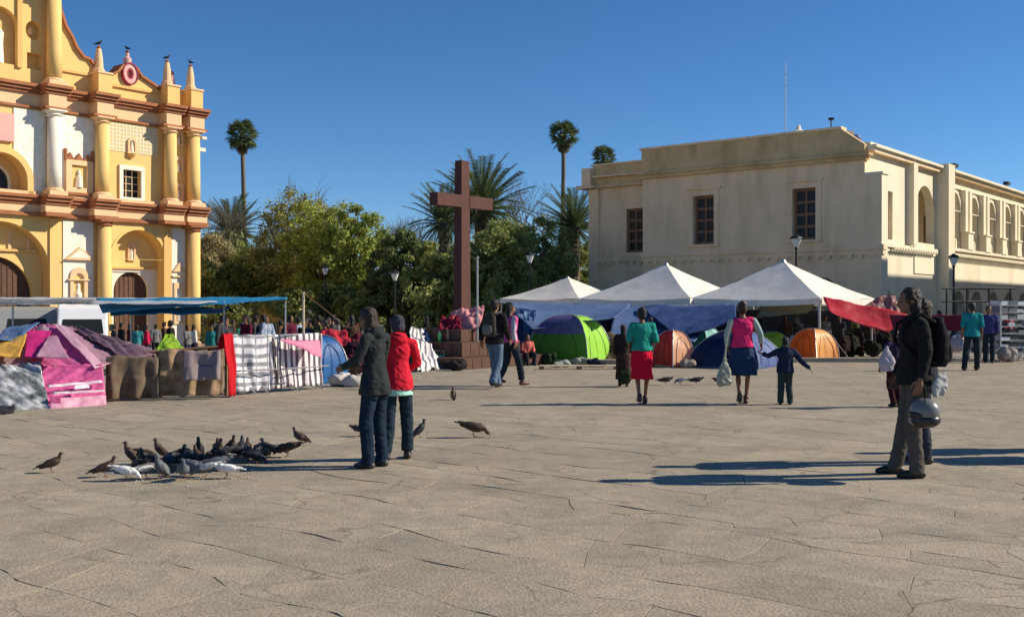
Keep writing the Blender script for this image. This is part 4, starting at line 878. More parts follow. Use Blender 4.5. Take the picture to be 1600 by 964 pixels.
cloth('tarp', S([(1185, 566, 37.5), (1420, 566, 38), (1420, 482, 38), (1185, 482, 37.5)], wr=.15, seed=8), (.018, .016, .014), 'dark brown sheet added for the shade behind the orange tent', 'tarp')  # near-black sheet standing in for the dark interior under the canopy
cloth('tarp', S([(1185, 496, 33), (1262, 488, 33), (1285, 464, 35), (1190, 464, 35)], wr=.05, seed=9, sag=.08), (.30, .27, .16), 'khaki tarp under the right canopy above the lime tent', 'tarp')
cloth('banner', S([(1296, 487, 31.7), (1418, 524, 31.7), (1418, 490, 32.3), (1286, 464, 32.5)], wr=.04, seed=10, sag=.10, edge=.10), (.60, .02, .04), 'long deep red cloth slung down from the right canopy', 'banner')
cloth('banner', S([(1396, 518, 31), (1520, 516, 31), (1515, 492, 31), (1390, 492, 31)], wr=.04, seed=11, sag=.02), (.22, .01, .04), 'dark red cloth strung behind the teal walking man', 'banner')
cloth('blanket', S([(1335, 488, 33.6), (1410, 494, 33.6), (1398, 462, 34), (1372, 464, 34)], wr=.08, wf=4, seed=12), (.45, .2, .18), 'pink striped blanket hung at the corner of the right canopy', 'blanket')
cloth('blanket', S([(938, 572, 29.9), (1000, 572, 29.9), (992, 520, 30.6), (948, 520, 30.6)], wr=.12, wf=3, seed=13), (.11, .075, .045), 'brown blanket hanging right of the green dome tent', 'blanket', m=M_CLOTH)

def stripe_mat(name, c1, c2, scale, axis, dist=.6, width=.5, second=None):
    m = mat(name, c1, .92, .06, 6., .3, 60.); n = m.node_tree.nodes; l = m.node_tree.links; bs = n['Principled BSDF']
    tc = n.new('ShaderNodeTexCoord'); sp = n.new('ShaderNodeSeparateXYZ'); l.new(tc.outputs['UV'], sp.inputs[0])
    def band(ax, sc, w_):
        ns = n.new('ShaderNodeTexNoise'); ns.inputs['Scale'].default_value = 3; l.new(tc.outputs['UV'], ns.inputs['Vector'])
        a0 = n.new('ShaderNodeMath'); a0.operation = 'MULTIPLY_ADD'; a0.inputs[1].default_value = dist * .02; l.new(ns.outputs[0], a0.inputs[0]); l.new(sp.outputs[ax], a0.inputs[2])
        a = n.new('ShaderNodeMath'); a.operation = 'MULTIPLY'; a.inputs[1].default_value = sc; l.new(a0.outputs[0], a.inputs[0])
        b = n.new('ShaderNodeMath'); b.operation = 'FRACT'; l.new(a.outputs[0], b.inputs[0])
        c = n.new('ShaderNodeMath'); c.operation = 'GREATER_THAN'; c.inputs[1].default_value = w_; l.new(b.outputs[0], c.inputs[0]); return c.outputs[0]
    f = band(axis, scale, width)
    if second:
        f2 = band(1 - axis, second, .88); q = n.new('ShaderNodeMath'); q.operation = 'MAXIMUM'; l.new(f, q.inputs[0]); l.new(f2, q.inputs[1]); f = q.outputs[0]
    mx = n.new('ShaderNodeMix'); mx.data_type = 'RGBA'; l.new(f, mx.inputs[0]); mx.inputs[6].default_value = (*c1, 1); mx.inputs[7].default_value = (*c2, 1); l.new(mx.outputs[2], bs.inputs['Base Color']); return m
def uv_grid(me, nu, nv):                          # uv from grid index (front and back layer)
    uvl = me.uv_layers.new(name='uv'); k = nu + 1; n0 = k * (nv + 1)
    for lp in me.loops:
        i = lp.vertex_index % n0; uvl.data[lp.index].uv = ((i % k) / nu, (i // k) / nv)
    return me
M_CHECK = stripe_mat('checked_blanket_weave', (.80, .78, .80), (.30, .30, .33), 8, 1, 1.5, .6, 3)
M_VSTR = stripe_mat('striped_blanket_weave', (.82, .77, .76), (.13, .10, .12), 9, 0, .6, .55)
M_DSTR = stripe_mat('grey_striped_weave', (.72, .68, .64), (.16, .16, .20), 5, 0, .8, .6)

# steel crowd barriers along the left stalls, carrying the blankets
def barrier(p0, p1, label):
    p0, p1 = Vector(p0), Vector(p1); L = (p1 - p0).length; a = math.atan2(p1.y - p0.y, p1.x - p0.x); t = empty('crowd_barrier', (p0.x, p0.y, 0), a, label, 'barrier', 'steel crowd barriers under the hung blankets')
    part('frame', MB().tube([(0.02, 0, .16), (0.02, 0, 1.0), (.08, 0, 1.06), (L - .08, 0, 1.06), (L - .02, 0, 1.0), (L - .02, 0, .16), (.02, 0, .16)], .02, 6), M_GALV, t, smooth=True)
    nb = int(L / .16)
    bar = MB().tube([(0, 0, .16), (0, 0, 1.06)], .008, 5).mesh('bar'); bar.materials.append(M_GALV)
    for k in range(1, nb): o = link('bar', bar, None, t); o.location.x = k * L / nb
    part('rail', MB().tube([(0, 0, .42), (.04, -.2, .44), (L - .04, -.2, .44), (L, 0, .42)], .014, 5), M_GALV, t)
    for x in (.3, L - .3): part('foot', MB().tube([(x, -.3, .02), (x, -.2, .06), (x, 0, .16), (x, .2, .06), (x, .3, .02)], .016, 6), M_GALV, t)
def gg(px, py, dz=0.): x, y = gp(px, py); return (x, y, dz)
barrier(gg(364, 617), gg(430, 613), 'steel crowd barrier under the checked blanket'); barrier(gg(433, 613), gg(503, 606), 'steel crowd barrier under the vertically striped blanket')
def hang(name, a, b, ztop, zbot, color, label, m=None, out=.10, seed=0, cat='blanket', wr=.03, uv=False, back=.35, wf=3., over=.0, nu=30, nv=22):
    # blanket hung over a rail from ground points a-b, its front falling toward the square
    a, b = Vector(a), Vector(b); d = (b - a).normalized(); nn = Vector((d.y, -d.x, 0)); V = []; Q = []
    for j in range(nv + 1):
        t = j / nv
        for i in range(nu + 1):
            s = i / nu; p = a.lerp(b, s); fr = .72
            z0 = zbot if not hasattr(zbot, '__call__') else zbot(s)
            if t < fr: k = t / fr; z = z0 + (ztop - z0) * k; off = out * (1 - k * .6)
            else: k = (t - fr) / (1 - fr); z = ztop + .02 * math.sin(k * math.pi) - back * max(0, k - .25) * 1.33; off = out * .4 - .16 * k
            q = Vector((s * (b - a).length * wf + seed * 5, z * wf * .35, seed)); w2 = noise.noise(q) + .5 * noise.noise(q * 2.6)
            zz = z + .025 * noise.noise(Vector((s * 5, seed, 0))) * (1 if t > .4 else .4)
            fold = wr * .9 * math.sin(s * (b - a).length * 16 + 3 * noise.noise(Vector((s * 3, seed, z)))) * (1 - t) * max(0, noise.noise(Vector((s * 2.2 + seed, z * 1.2, 3))) + .35)
            zz += (.03 * noise.noise(Vector((s * 9, seed + 4, 0))) if t < .05 else 0) - (.05 * noise.noise(Vector((s * 2.3, seed, 1))) + .03 if t > .4 else 0)
            V.append(Vector((p.x, p.y, 0)) + nn * (off + w2 * wr * (1.6 - .8 * t) + fold) + Vector((0, 0, max(zz, .004))))
    k = nu + 1; n0 = len(V); V += [p - nn * .012 for p in V]
    for j in range(nv):
        for i in range(nu): c = j * k + i; Q.append((c, c + 1, c + k + 1, c + k)); Q.append((n0 + c, n0 + c + k, n0 + c + k + 1, n0 + c + 1))
    rim = list(range(k)) + [j * k + nu for j in range(1, nv + 1)] + [nv * k + i for i in range(nu - 1, -1, -1)] + [j * k for j in range(nv - 1, 0, -1)]
    for c, e in zip(rim, rim[1:] + rim[:1]): Q.append((c, c + n0, e + n0, e))
    me = bpy.data.meshes.new(name); me.from_pydata(V, [], Q); me.update()
    if uv: uv_grid(me, nu, nv)
    return tag(link(name, me, m or M_CLOTH, None, color, True), label, cat, 'blankets hung along the left stalls')
hang('blanket', gg(360, 617), gg(419, 614), 1.09, .06, (.7, .7, .7), 'white and grey checked blanket between the red blanket and the vertical stripes', M_CHECK, uv=True, seed=1, wr=.055)
hang('blanket', gg(418, 613), gg(500, 607), 1.09, .07, (.7, .7, .7), 'white and dark vertically striped blanket at the right end of the stalls', M_VSTR, uv=True, seed=2, wr=.05)
hang('blanket', gg(346, 621), gg(361, 619), 1.13, .02, (.45, .012, .02), 'narrow bright red blanket folded over the rail beside the checks', out=.14, seed=3, wr=.06)
hang('blanket', gg(250, 623), gg(350, 622), .86, .06, (.34, .235, .145), 'tan and grey carpet-like blanket with dark flowers at its hem', out=.16, seed=4, wr=.085, m=M_CARP)
hang('blanket', gg(288, 624), gg(346, 623), .84, .34, (.24, .19, .19), 'mauve-grey blanket laid over the tan one', out=.24, seed=5, wr=.07)
hang('blanket', gg(166, 626), gg(247, 624), .76, .04, (.17, .125, .085), 'dull brown blanket hanging between the pink tent and the tan blanket', out=.18, seed=6, wr=.12, m=M_CARP, wf=2.4)
for i, (px, py, r_) in enumerate(((272, 616, .09), (286, 618, .12), (300, 619, .1), (315, 618, .13), (330, 617, .09), (262, 600, .06), (262, 612, .07))):
    pass
rail = empty('wooden_rail', gg(160, 624), 0, 'rough timber rail holding up the brown and tan blankets', 'rail')
x0, y0 = gp(166, 622); x1, y1 = gp(352, 619); v0 = Vector((x1 - x0, y1 - y0, 0))
rail.location = (x0, y0, 0)
part('beam', MB().tube([(0, .06, .72), v0 * .45 + Vector((0, .06, .8)), v0 + Vector((0, .06, .88))], .03, 7), M_WOOD, rail)
for k in (0, .44, 1): part('post', MB().tube([v0 * k + Vector((0, .08, 0)), v0 * k + Vector((0, .08, .75 + .12 * k))], .035, 7), M_WOOD, rail)

# pink plastic shelter
def shelter():
    t = empty('plastic_shelter', (*gp(90, 640), 0), 0, 'low shelter of pink, blue and yellow printed plastic sheets', 'shelter'); ox, oy = gp(90, 640)
    def pt(px, py, Y): return (X_(px, Y) - ox, Y - oy, Z_(py, Y))
    def sh(name, pts, c, seed, wr=.05, sag=0, m=M_TARP, wf=2.6, **k): return link(name, sheet(*[pt(*p) for p in pts], seed=seed, wr=wr, sag=sag, wf=wf, **k), m, t, c, True)
    sh('pink_sheet', [(62, 573, 17.3), (158, 571, 17.5), (84, 506, 18.6), (40, 512, 18.6)], (.80, .20, .45), 1, .04, .03, nu=40, nv=30, aniso=-.9)
    sh('roof_sheet', [(-40, 575, 16.9), (64, 572, 17.1), (78, 507, 18.6), (20, 520, 18.7)], (.55, .38, .42), 2, .07)
    sh('yellow_sheet', [(-30, 560, 17.0), (30, 556, 17.05), (42, 522, 18.05), (-20, 530, 18.1)], (.85, .52, .10), 3, .04)
    sh('blue_sheet', [(-10, 534, 17.7), (34, 528, 17.9), (62, 502, 18.7), (10, 512, 18.8)], (.16, .28, .5), 4, .05)
    sh('magenta_sheet', [(38, 558, 17.15), (68, 560, 17.15), (80, 514, 18.3), (42, 518, 18.2)], (.8, .04, .28), 5, .03)
    sh('light_sheet', [(56, 557, 17.05), (108, 560, 17.1), (88, 524, 18.0), (76, 524, 17.95)], (.62, .36, .47), 6, .03)
    sh('fold_shading', [(148, 574, 17.3), (163, 571, 17.42), (98, 508, 18.5), (84, 507, 18.5)], (.85, .55, .65), 16, .04)  # pale strip painting the lit edge of the pink fold
    sh('fold_shading', [(200, 562, 18.0), (244, 552, 18.5), (130, 512, 19.8), (112, 511, 19.7)], (.24, .15, .19), 17, .05, nu=30, aniso=.5)  # dark strip painting shade along the mauve fold
    sh('front_sheet', [(72, 638, 16.55), (166, 629, 17.2), (160, 570, 17.42), (60, 572, 17.2)], (.82, .16, .42), 7, .05, nu=44, nv=34, aniso=.5)
    sh('white_strip', [(74, 606, 16.7), (160, 598, 17.2), (159, 594, 17.22), (74, 602, 16.72)], (.85, .75, .8), 8, .04)
    sh('white_strip', [(82, 616, 16.6), (164, 612, 17.1), (164, 609, 17.1), (82, 612, 16.6)], (.85, .75, .8), 9, .03)
    sh('white_strip', [(116, 608, 16.75), (140, 606, 16.95), (138, 600, 16.97), (117, 602, 16.78)], (.8, .7, .78), 10, .01)
    sh('lower_sheet', [(76, 641, 16.4), (166, 632, 17.0), (166, 618, 17.1), (80, 622, 16.52)], (.80, .42, .55), 11, .05)
    sh('dark_patch', [(78, 632, 16.45), (95, 630, 16.55), (95, 618, 16.6), (78, 619, 16.5)], (.5, .08, .25), 15, .01)
    sh('grey_sheet', [(-40, 650, 15.8), (78, 640, 16.4), (62, 570, 17.1), (-40, 568, 16.9)], (.20, .21, .21), 12, .08, 0, M_PLS, 2.2, nu=60, nv=40, aniso=-.7)
    sh('mauve_sheet', [(160, 571, 17.6), (240, 556, 18.6), (118, 512, 20.2), (84, 508, 18.8)], (.50, .28, .36), 13, .05, .06, nu=44, nv=30, aniso=-.6)
    sh('mauve_sheet', [(150, 566, 17.8), (250, 548, 18.9), (170, 527, 20.6), (110, 512, 20.0)], (.42, .28, .33), 14, .055, .05, nu=44, nv=30, aniso=-.5)
    for px, Y, pyt in ((82, 18.6, 506), (160, 17.6, 571), (62, 17.25, 572), (10, 18.8, 515)):
        x, y, z = pt(px, pyt, Y); part('stick', MB().tube([(x, y, 0), (x, y, z)], .02, 6), M_WOOD, t)
shelter()
o = tag(link('rag_pile', sheet((*gp(-30, 655), .02), (*gp(22, 646), .02), (*gp(24, 638), .12), (*gp(-30, 640), .1), wr=.05, wf=5, seed=40), M_CLOTH, None, (.03, .03, .035), True), 'dark cloth lying flat at the left edge before the grey plastic', 'cloth')
cloth('cloth', S([(478, 546, 19.75), (503, 560, 20.0), (500, 532, 20.15), (436, 530, 19.5)], wr=.03, wf=4, seed=31, sag=.03), (.75, .22, .40), 'pink cloth draped over the corner of the striped blanket', 'cloth')
cloth('cloth', S([(505, 545, 23.2), (556, 560, 23.2), (540, 512, 24.2), (500, 515, 24.2)], wr=.10, wf=4, seed=32), (.45, .03, .05), 'red cloth heap behind the bright blue tent', 'cloth', m=M_CLOTH)
cloth('cloth', S([(524, 575, 22.6), (566, 580, 22.6), (560, 535, 23.4), (520, 545, 23.4)], wr=.12, wf=4, seed=33), (.10, .02, .03), 'dark maroon cloth heap left of the man in black', 'cloth', m=M_CLOTH)
cloth('cloth', S([(240, 550, 20.0), (290, 550, 20.0), (270, 522, 20.8), (258, 524, 20.8)], wr=.05, wf=4, seed=34), (.5, .75, .06), 'lime yellow cloth peaked behind the tan blanket', 'cloth')
cloth('cloth', S([(498, 590, 22), (545, 592, 21.6), (548, 574, 22.4), (505, 570, 22.6)], wr=.10, wf=5, seed=35), (.6, .56, .54), 'pale crumpled cloth on the ground by the blue tent', 'cloth', m=M_CLOTH)
# long tarp roof over the street side camp
tp = empty('market_tarp', (X_(200, 30), 30, 0), 0, 'long blue and white tarp roof stretched over the camp before the church', 'tarp roof')
ox = X_(200, 30)
def tpt(px, py, Y): return (X_(px, Y) - ox, Y - 30, Z_(py, Y))
link('blue_sheet', sheet(tpt(160, 489, 29.0), tpt(448, 467, 29.4), tpt(450, 464, 30.4), tpt(150, 466, 30.6), nu=50, nv=10, wr=.04, seed=21, sag=.03), M_TARP, tp, (.04, .34, .6), True)
link('blue_sheet', sheet(tpt(172, 493, 29.6), tpt(345, 490, 29.6), tpt(360, 480, 30.2), tpt(172, 480, 30.2), nu=40, nv=8, wr=.06, seed=22), M_TARP, tp, (.03, .28, .5), True)
link('white_sheet', sheet(tpt(-60, 476, 28.7), tpt(300, 474, 28.7), tpt(400, 465.5, 32.), tpt(-60, 464, 32.), nu=50, nv=8, wr=.03, seed=23), M_TARP, tp, (.62, .66, .70), True)
link('grey_sheet', sheet(tpt(-60, 475, 28.9), tpt(148, 472, 28.85), tpt(148, 467, 29.3), tpt(-60, 467, 29.3), nu=30, nv=8, wr=.04, seed=24), M_TARP, tp, (.28, .30, .29), True)
for px, Y in ((20, 29), (205, 30.3), (350, 29.8), (446, 29.8)): x, y, z = tpt(px, 470, Y); part('pole', MB().tube([(x, y, LOW), (x, y, z)], .025, 6), M_GALV, tp)
o = empty('tent_pole', (X_(474, 27), 27, LOW), 0, 'pale wooden pole with a guy rope right of the blue tarp', 'pole')
part('pole', MB().tube([(0, 0, 0), (0, 0, Z_(456, 27) - LOW)], .035, 8), mat('pale_wood', (.5, .42, .3), .8, .15, 4., .2, 20.), o)
part('rope', MB().tube([(0, 0, Z_(458, 27) - LOW), (.6, -.1, Z_(485, 27) - LOW), (1.15, -.2, Z_(512, 27) - LOW)], .009, 5), M_WOOD, o)
# striped blankets leaning by the cross
cloth('blanket', uv_grid(sheet((*gp(652, 582), .03), (*gp(692, 577), .04), (*gp(668, 570), .95), (*gp(640, 572), 1.0), nu=24, nv=16, wr=.10, wf=3, seed=51), 24, 16), (1, 1, 1), 'white and grey striped blanket slumped left of the pedestal', 'blanket', m=M_DSTR)
o = link('cloth', sheet((X_(688, 28.4), 28.2, .98), (X_(752, 28.2), 28.0, 1.0), (X_(756, 28.8), 28.9, 1.62), (X_(708, 28.8), 28.9, 1.5), wr=.16, wf=4, seed=52), M_CLOTH, None, (.6, .26, .27), True); tag(o, 'pink cloths heaped round the foot of the cross', 'cloth')
o = link('cloth', sheet((X_(686, 28.2), 28.0, .96), (X_(722, 28.0), 27.9, .98), (X_(718, 28.8), 28.5, 1.35), (X_(690, 28.8), 28.6, 1.3), wr=.12, wf=5, seed=53), M_CLOTH, None, (.2, .015, .03), True); tag(o, 'dark red cloth left of the pink cloths on the pedestal', 'cloth')

# ------------------------------------------------------------------ vehicles
def van(px, Y, rz, color, label, gz, L=5.6, W=2.0, H=2.3):
    t = empty('van', (X_(px, Y), Y, gz), rz, label, 'van')
    # front faces -y; profile in (y,z)
    prof = [(0.0, .45), (-.02, .82), (.25, .97), (.85, 1.67), (1.15, H - .15), (1.5, H), (L, H), (L, .4)]
    b = part('body', MB().prismx(prof, -W / 2, W / 2), M_PAINT, t, color)
    bv = b.modifiers.new('b', 'BEVEL'); bv.width = .09; bv.segments = 3
    # windscreen lies on the sloping face from (.25,1.12) to (.95,1.95)
    def on(k, x, d=.012): y = .25 + .6 * k; z = .97 + .7 * k; return (x, y - d * 1.2, z + d)
    part('windscreen', MB().add([on(.12, -.84), on(.12, .84), on(.98, .76), on(.98, -.76), on(.12, -.84, -.02), on(.12, .84, -.02), on(.98, .76, -.02), on(.98, -.76, -.02)], [(0, 1, 2, 3), (4, 7, 6, 5), (0, 4, 5, 1), (1, 5, 6, 2), (2, 6, 7, 3), (3, 7, 4, 0)]), M_DARK, t)
    part('bumper', MB().box(-W / 2 - .01, W / 2 + .01, -.1, .3, .3, .6), M_PLAST, t, (.05, .05, .05)); part('grille', MB().box(-.45, .45, -.035, .02, .7, .88), M_PLAST, t, (.03, .03, .03))
    for s in (-1, 1):
        part('headlight', MB().box(s * .62, s * .93, -.03, .1, .72, .93), M_GLASSW, t)
        part('side_window', MB().add([(s * (W / 2 + .006), 1.05, 1.25), (s * (W / 2 + .006), 1.9, 1.25), (s * (W / 2 + .006), 1.9, 1.9), (s * (W / 2 + .006), 1.25, 1.9)], [(0, 1, 2, 3)]), M_DARK, t)
        part('side_window', MB().add([(s * (W / 2 + .006), 2.2, 1.25), (s * (W / 2 + .006), 4.9, 1.25), (s * (W / 2 + .006), 4.9, 1.9), (s * (W / 2 + .006), 2.2, 1.9)], [(0, 1, 2, 3)]), M_DARK, t)
        part('mirror', MB().box(s * (W / 2 + .05), s * (W / 2 + .22), .75, .85, 1.15, 1.45), M_PLAST, t, (.04, .04, .04))
        for y in (.95, L - 1.1):
            me = MB().lathe(0, 0, [(.2, -.11), (.34, -.1), (.35, 0), (.34, .1), (.2, .11)], 20).mesh('wheel'); recalc(me); wh = link('wheel', me, M_PLAST, t, (.02, .02, .02)); wh.location = (s * (W / 2 - .1), y, .35); wh.rotation_euler = (0, R(90), 0)
    return t
van(128, 44, .36, (.82, .82, .82), 'white high-roofed van parked behind the pink shelter', LOW + .02)
van(42, 46, .42, (.28, .29, .28), 'grey van left of the white van, half behind the shelter', LOW + .02, H=2.2, W=2.5)

# ------------------------------------------------------------------ people
SK = (.23, .115, .065); BLK = (.012, .011, .012)
def rotm(yaw=0, pitch=0, roll=0): return Euler((pitch, roll, yaw), 'XYZ').to_matrix()
def person(label, px, py=None, Y=None, face=0, h=1.7, gz=0., J=None, look=0, nod=0, vox=.012, top=None, legs=None, skirt=None, hair=None, shoe=BLK, skin=SK, bulk=1., fingers=True, group=None, rest=None):
    # local frame: the person faces +y, x to their right; joints given in metres for a 1.75 m figure
    k = h / 1.75; x, y = gp(px, py) if Y is None else (X_(px, Y), Y)
    t = empty('person', (x, y, gz), R(face), label, 'person', group)
    j = dict(pel=(0, 0, .96), wst=(0, 0, 1.1), che=(0, .0, 1.3), nec=(0, -.015, 1.47), hea=(0, .02, 1.635),
             shL=(-.185, -.01, 1.42), elL=(-.235, -.03, 1.15), wrL=(-.24, .03, .91), shR=(.185, -.01, 1.42), elR=(.235, -.03, 1.15), wrR=(.24, .03, .91),
             hiL=(-.09, 0, .93), knL=(-.10, .02, .50), anL=(-.105, -.02, .085), hiR=(.09, 0, .93), knR=(.10, .02, .50), anR=(.105, -.02, .085), toL=(-.03, 1), toR=(.03, 1))
    if J: j.update(J)
    V = {a: Vector(b) for a, b in j.items()}
    XF = Matrix.Scale(k, 4)
    hm = rotm(R(look), R(nod)); H = V['hea']
    def hp_(v): return H + hm @ Vector(v)
    # ---- body
    o = Org(); kb = min(1., (top or {}).get('b', bulk) * .93); kl = min(1., (legs or {}).get('r', 1.) * .96)
    tor = (V['che'] - V['pel']).normalized(); 
    o.el(V['pel'], (.14 * kb, .095 * kb, .11)); o.rc(V['pel'], V['wst'], .115 * kb, .105 * kb, flat=.8); o.rc(V['wst'], V['che'], .105 * kb, .125 * kb, flat=.78); o.el(V['che'] + Vector((0, 0, .03)), (.15 * kb, .092 * kb, .14))
    o.rc(V['shL'] * .95, V['shR'] * .95, .05 * kb, .05 * kb) if 0 else o.rc(V['shL'].lerp(V['shR'], .03), V['shR'].lerp(V['shL'], .03), .052 * kb, .052 * kb); o.rc(V['che'] + Vector((0, 0, .1)), V['nec'], .09, .06); o.rc(V['nec'], H + Vector((0, -.01, -.06)), .052, .05)
    o.el(hp_((0, -.012, .02)), (.074, .095, .098), hm); o.el(hp_((0, .03, -.045)), (.056, .06, .065), hm); o.el(hp_((0, .052, -.09)), (.03, .03, .022), hm)
    if fingers:
        o.rc(hp_((0, .085, .012)), hp_((0, .108, -.026)), .010, .015, 8); o.el(hp_((0, .09, -.058)), (.022, .012, .012), hm, 8); o.el(hp_((0, .082, .028)), (.045, .014, .01), hm, 8)
        for s in (-1, 1): o.el(hp_((s * .076, -.008, -.005)), (.012, .02, .03), hm, 8)
    for s in 'LR':
        o.rc(V['sh' + s], V['el' + s], .046 * kb, .036 * kb); o.rc(V['el' + s], V['wr' + s], .036 * kb, .026)
        o.rc(V['hi' + s], V['kn' + s], .08 * kl, .05 * kl); o.rc(V['kn' + s].lerp(V['an' + s], .18) + Vector((0, -.008, 0)), V['kn' + s].lerp(V['an' + s], .62), .05 * kl, .036 * kl); o.rc(V['kn' + s], V['an' + s], .045 * kl, .034 * kl)
        tx, ty = V['to' + s] if len(j['to' + s]) == 3 else Vector((*j['to' + s], 0)).normalized().xy
        f = Vector((tx, ty, 0)); o.rc(V['an' + s] + Vector((0, 0, -.04)) - f * .03, V['an' + s] + f * .14 + Vector((0, 0, -.055)), .036, .026)
    meshes = [o.remesh(vox, 2, xf=XF)]
    # ---- hands
    if fingers:
        for s, sg in (('L', -1), ('R', 1)):
            w_ = V['wr' + s]; d = (w_ - V['el' + s]).normalized(); side = Vector((sg, 0, 0)); side = (side - d * side.dot(d)).normalized(); fw = d.cross(side) * sg; fw = fw if fw.y > 0 else -fw
            hnd = Org(); hnd.rc(w_ - d * .035, w_ + d * .03, .026, .03, 10, flat=.8); P0 = w_ + d * .03
            hnd.el(P0 + d * .025, (.018, .038, .045), Matrix((side, fw, d)).transposed(), 10)
            for q, (off, ln) in enumerate(((.03, .072), (.010, .08), (-.010, .074), (-.028, .058))):
                b0 = P0 + d * .055 + fw * off; m = b0 + d * ln * .5 - side * .01; e = m + d * ln * .38 - side * (.022 + .004 * q); hnd.rc(b0, m, .0095, .0085, 6); hnd.rc(m, e, .0085, .0075, 6)
            b0 = P0 + fw * .03 - side * .006; m = b0 + d * .035 + fw * .025 - side * .01; hnd.rc(b0, m, .012, .0105, 6); hnd.rc(m, m + d * .03 + fw * .004 - side * .008, .0105, .008, 6)
            meshes.append(hnd.remesh(.0055 if vox < .012 else .007, 1, xf=XF))
    link('body', join_meshes(meshes, 'body') if len(meshes) > 1 else meshes[0], M_SKIN, t, skin, True)
    if vox < .0115:
        for s in (-1, 1):
            e = Org().el(hp_((s * .03, .077, .006)), (.012, .008, .007), hm, 8).mb.mesh('eye'); e.transform(XF); link('eye', e, M_PLAST, t, (.03, .02, .02), True)
    # ---- clothes
    sd_ = len(bpy.data.objects) % 97
    if legs:
        o = Org(); c, rr = legs.get('c'), legs.get('r', 1.); end = legs.get('end', 1.)
        o.el(V['pel'] + Vector((0, -.01, -.01)), (.15 * rr, .112 * rr, .13)); o.rc(V['pel'] + Vector((0, 0, .02)), V['wst'] - Vector((0, 0, .05)), .13, .115, flat=.8)
        for s in 'LR':
            a, b, e = V['hi' + s], V['kn' + s], V['kn' + s].lerp(V['an' + s], end) + Vector((0, 0, .0)); o.rc(a, b, .092 * rr, .074 * rr); o.rc(b, e, .076 * rr, .066 * rr, cap=.2); o.el(b.lerp(a, .8) + Vector((0, -.03, 0)), (.09 * rr, .09, .13))
            if end >= 1: o.rc(e + Vector((0, .01, .02)), e + Vector((0, .015, -.03)), .068 * rr, .076 * rr, cap=.1)
        link('trousers', o.remesh(vox, 2, .013, 9., sd_, XF), M_CLOTH, t, c, True)
    if skirt:
        P_ = V['wst'] + Vector((0, 0, -.02)); B = V['hiL'].lerp(V['hiR'], .5); fl = skirt.get('flare', 1.); zl = skirt['hem']
        o = Org().ering([(P_.x, P_.y, P_.z, .145, .115), (P_.x, P_.y, P_.z - .1, .175, .14), (B.x, B.y, B.z - .02, .205, .165), (B.x, B.y, (B.z + zl) / 2, .21 * fl, .175 * fl), (B.x, B.y, zl, .225 * fl, .19 * fl)], 24)
        link('skirt', o.remesh(vox, 1, .018, 9., sd_, XF), M_CLOTH, t, skirt['c'], True)
    if top:
        o = Org(); b = top.get('b', bulk); hem = top.get('hem', .88); slv = top.get('slv', 1.)
        o.el(V['che'] + Vector((0, -.005, .02)), (.19 * b, .135 * b, .175)); o.rc(V['wst'], V['che'], .145 * b, .165 * b, flat=.8); q_ = .12 if top.get('vest') else .05; o.rc(V['shL'].lerp(V['shR'], q_), V['shR'].lerp(V['shL'], q_), .068 * b, .068 * b)
        o.rc(V['che'] + Vector((0, 0, .1)), V['nec'] + Vector((0, .0, -.01)), .11, .075, cap=.3)
        P_ = V['pel']; o.ering([(V['wst'].x, V['wst'].y, V['wst'].z + .12, .14 * b, .11 * b), (V['wst'].x, V['wst'].y, V['wst'].z, .165 * b, .13 * b), (P_.x, P_.y, (V['wst'].z + hem) / 2, max(.178 * b, .182), max(.145 * b, .15)), (P_.x, P_.y, hem, max(.185 * b, .198), max(.155 * b, .168))])
        for s in 'LR':
            a, e, w_ = V['sh' + s], V['el' + s], V['wr' + s]
            if top.get('vest'): continue
            o.rc(a, e, .068 * b, .056 * b)
            if slv > .5: o.rc(e, e.lerp(w_, (slv - .5) * 2 * .97), .056 * b, .045 * b, cap=.2)
        if top.get('hood'): o.el(V['nec'] + Vector((0, -.07, .0)), (.11, .07, .075)); o.rc(V['nec'] + Vector((-.06, -.0, .02)), V['nec'] + Vector((.06, -.0, .02)), .055, .055)
        if top.get('collar'): o.rc(V['nec'] + Vector((0, 0, -.02)), V['nec'] + Vector((0, .0, .035)), .075, .068, cap=.1)
        nm = top.get('name', 'jacket'); link(nm, o.remesh(vox, 2, .014, 10., sd_ + 1, XF), M_CLOTH, t, top['c'], True)
        if top.get('under'):
            o = Org().ering([(P_.x, P_.y, hem + .04, .18, .15), (P_.x, P_.y, hem - .07, .19, .16)]); link('shirt', o.remesh(vox, 1, .006, 7., sd_, XF), M_CLOTH, t, top['under'], True)
        if top.get('slvc'):
            for s in 'LR':
                o = Org(); a, e, w_ = V['sh' + s], V['el' + s], V['wr' + s]; o.rc(a, e, .068, .055).rc(e, e.lerp(w_, .9), .055, .044, cap=.2); link('sleeve', o.remesh(vox, 1, .008, 8., sd_, XF), M_CLOTH, t, top['slvc'], True)
        if top.get('necks'): o = Org().rc(V['nec'] + Vector((0, -.005, -.01)), V['nec'] + Vector((0, 0, .04)), .075, .066, cap=.1); link('collar', o.remesh(vox, 1, xf=XF), M_CLOTH, t, top['necks'], True)
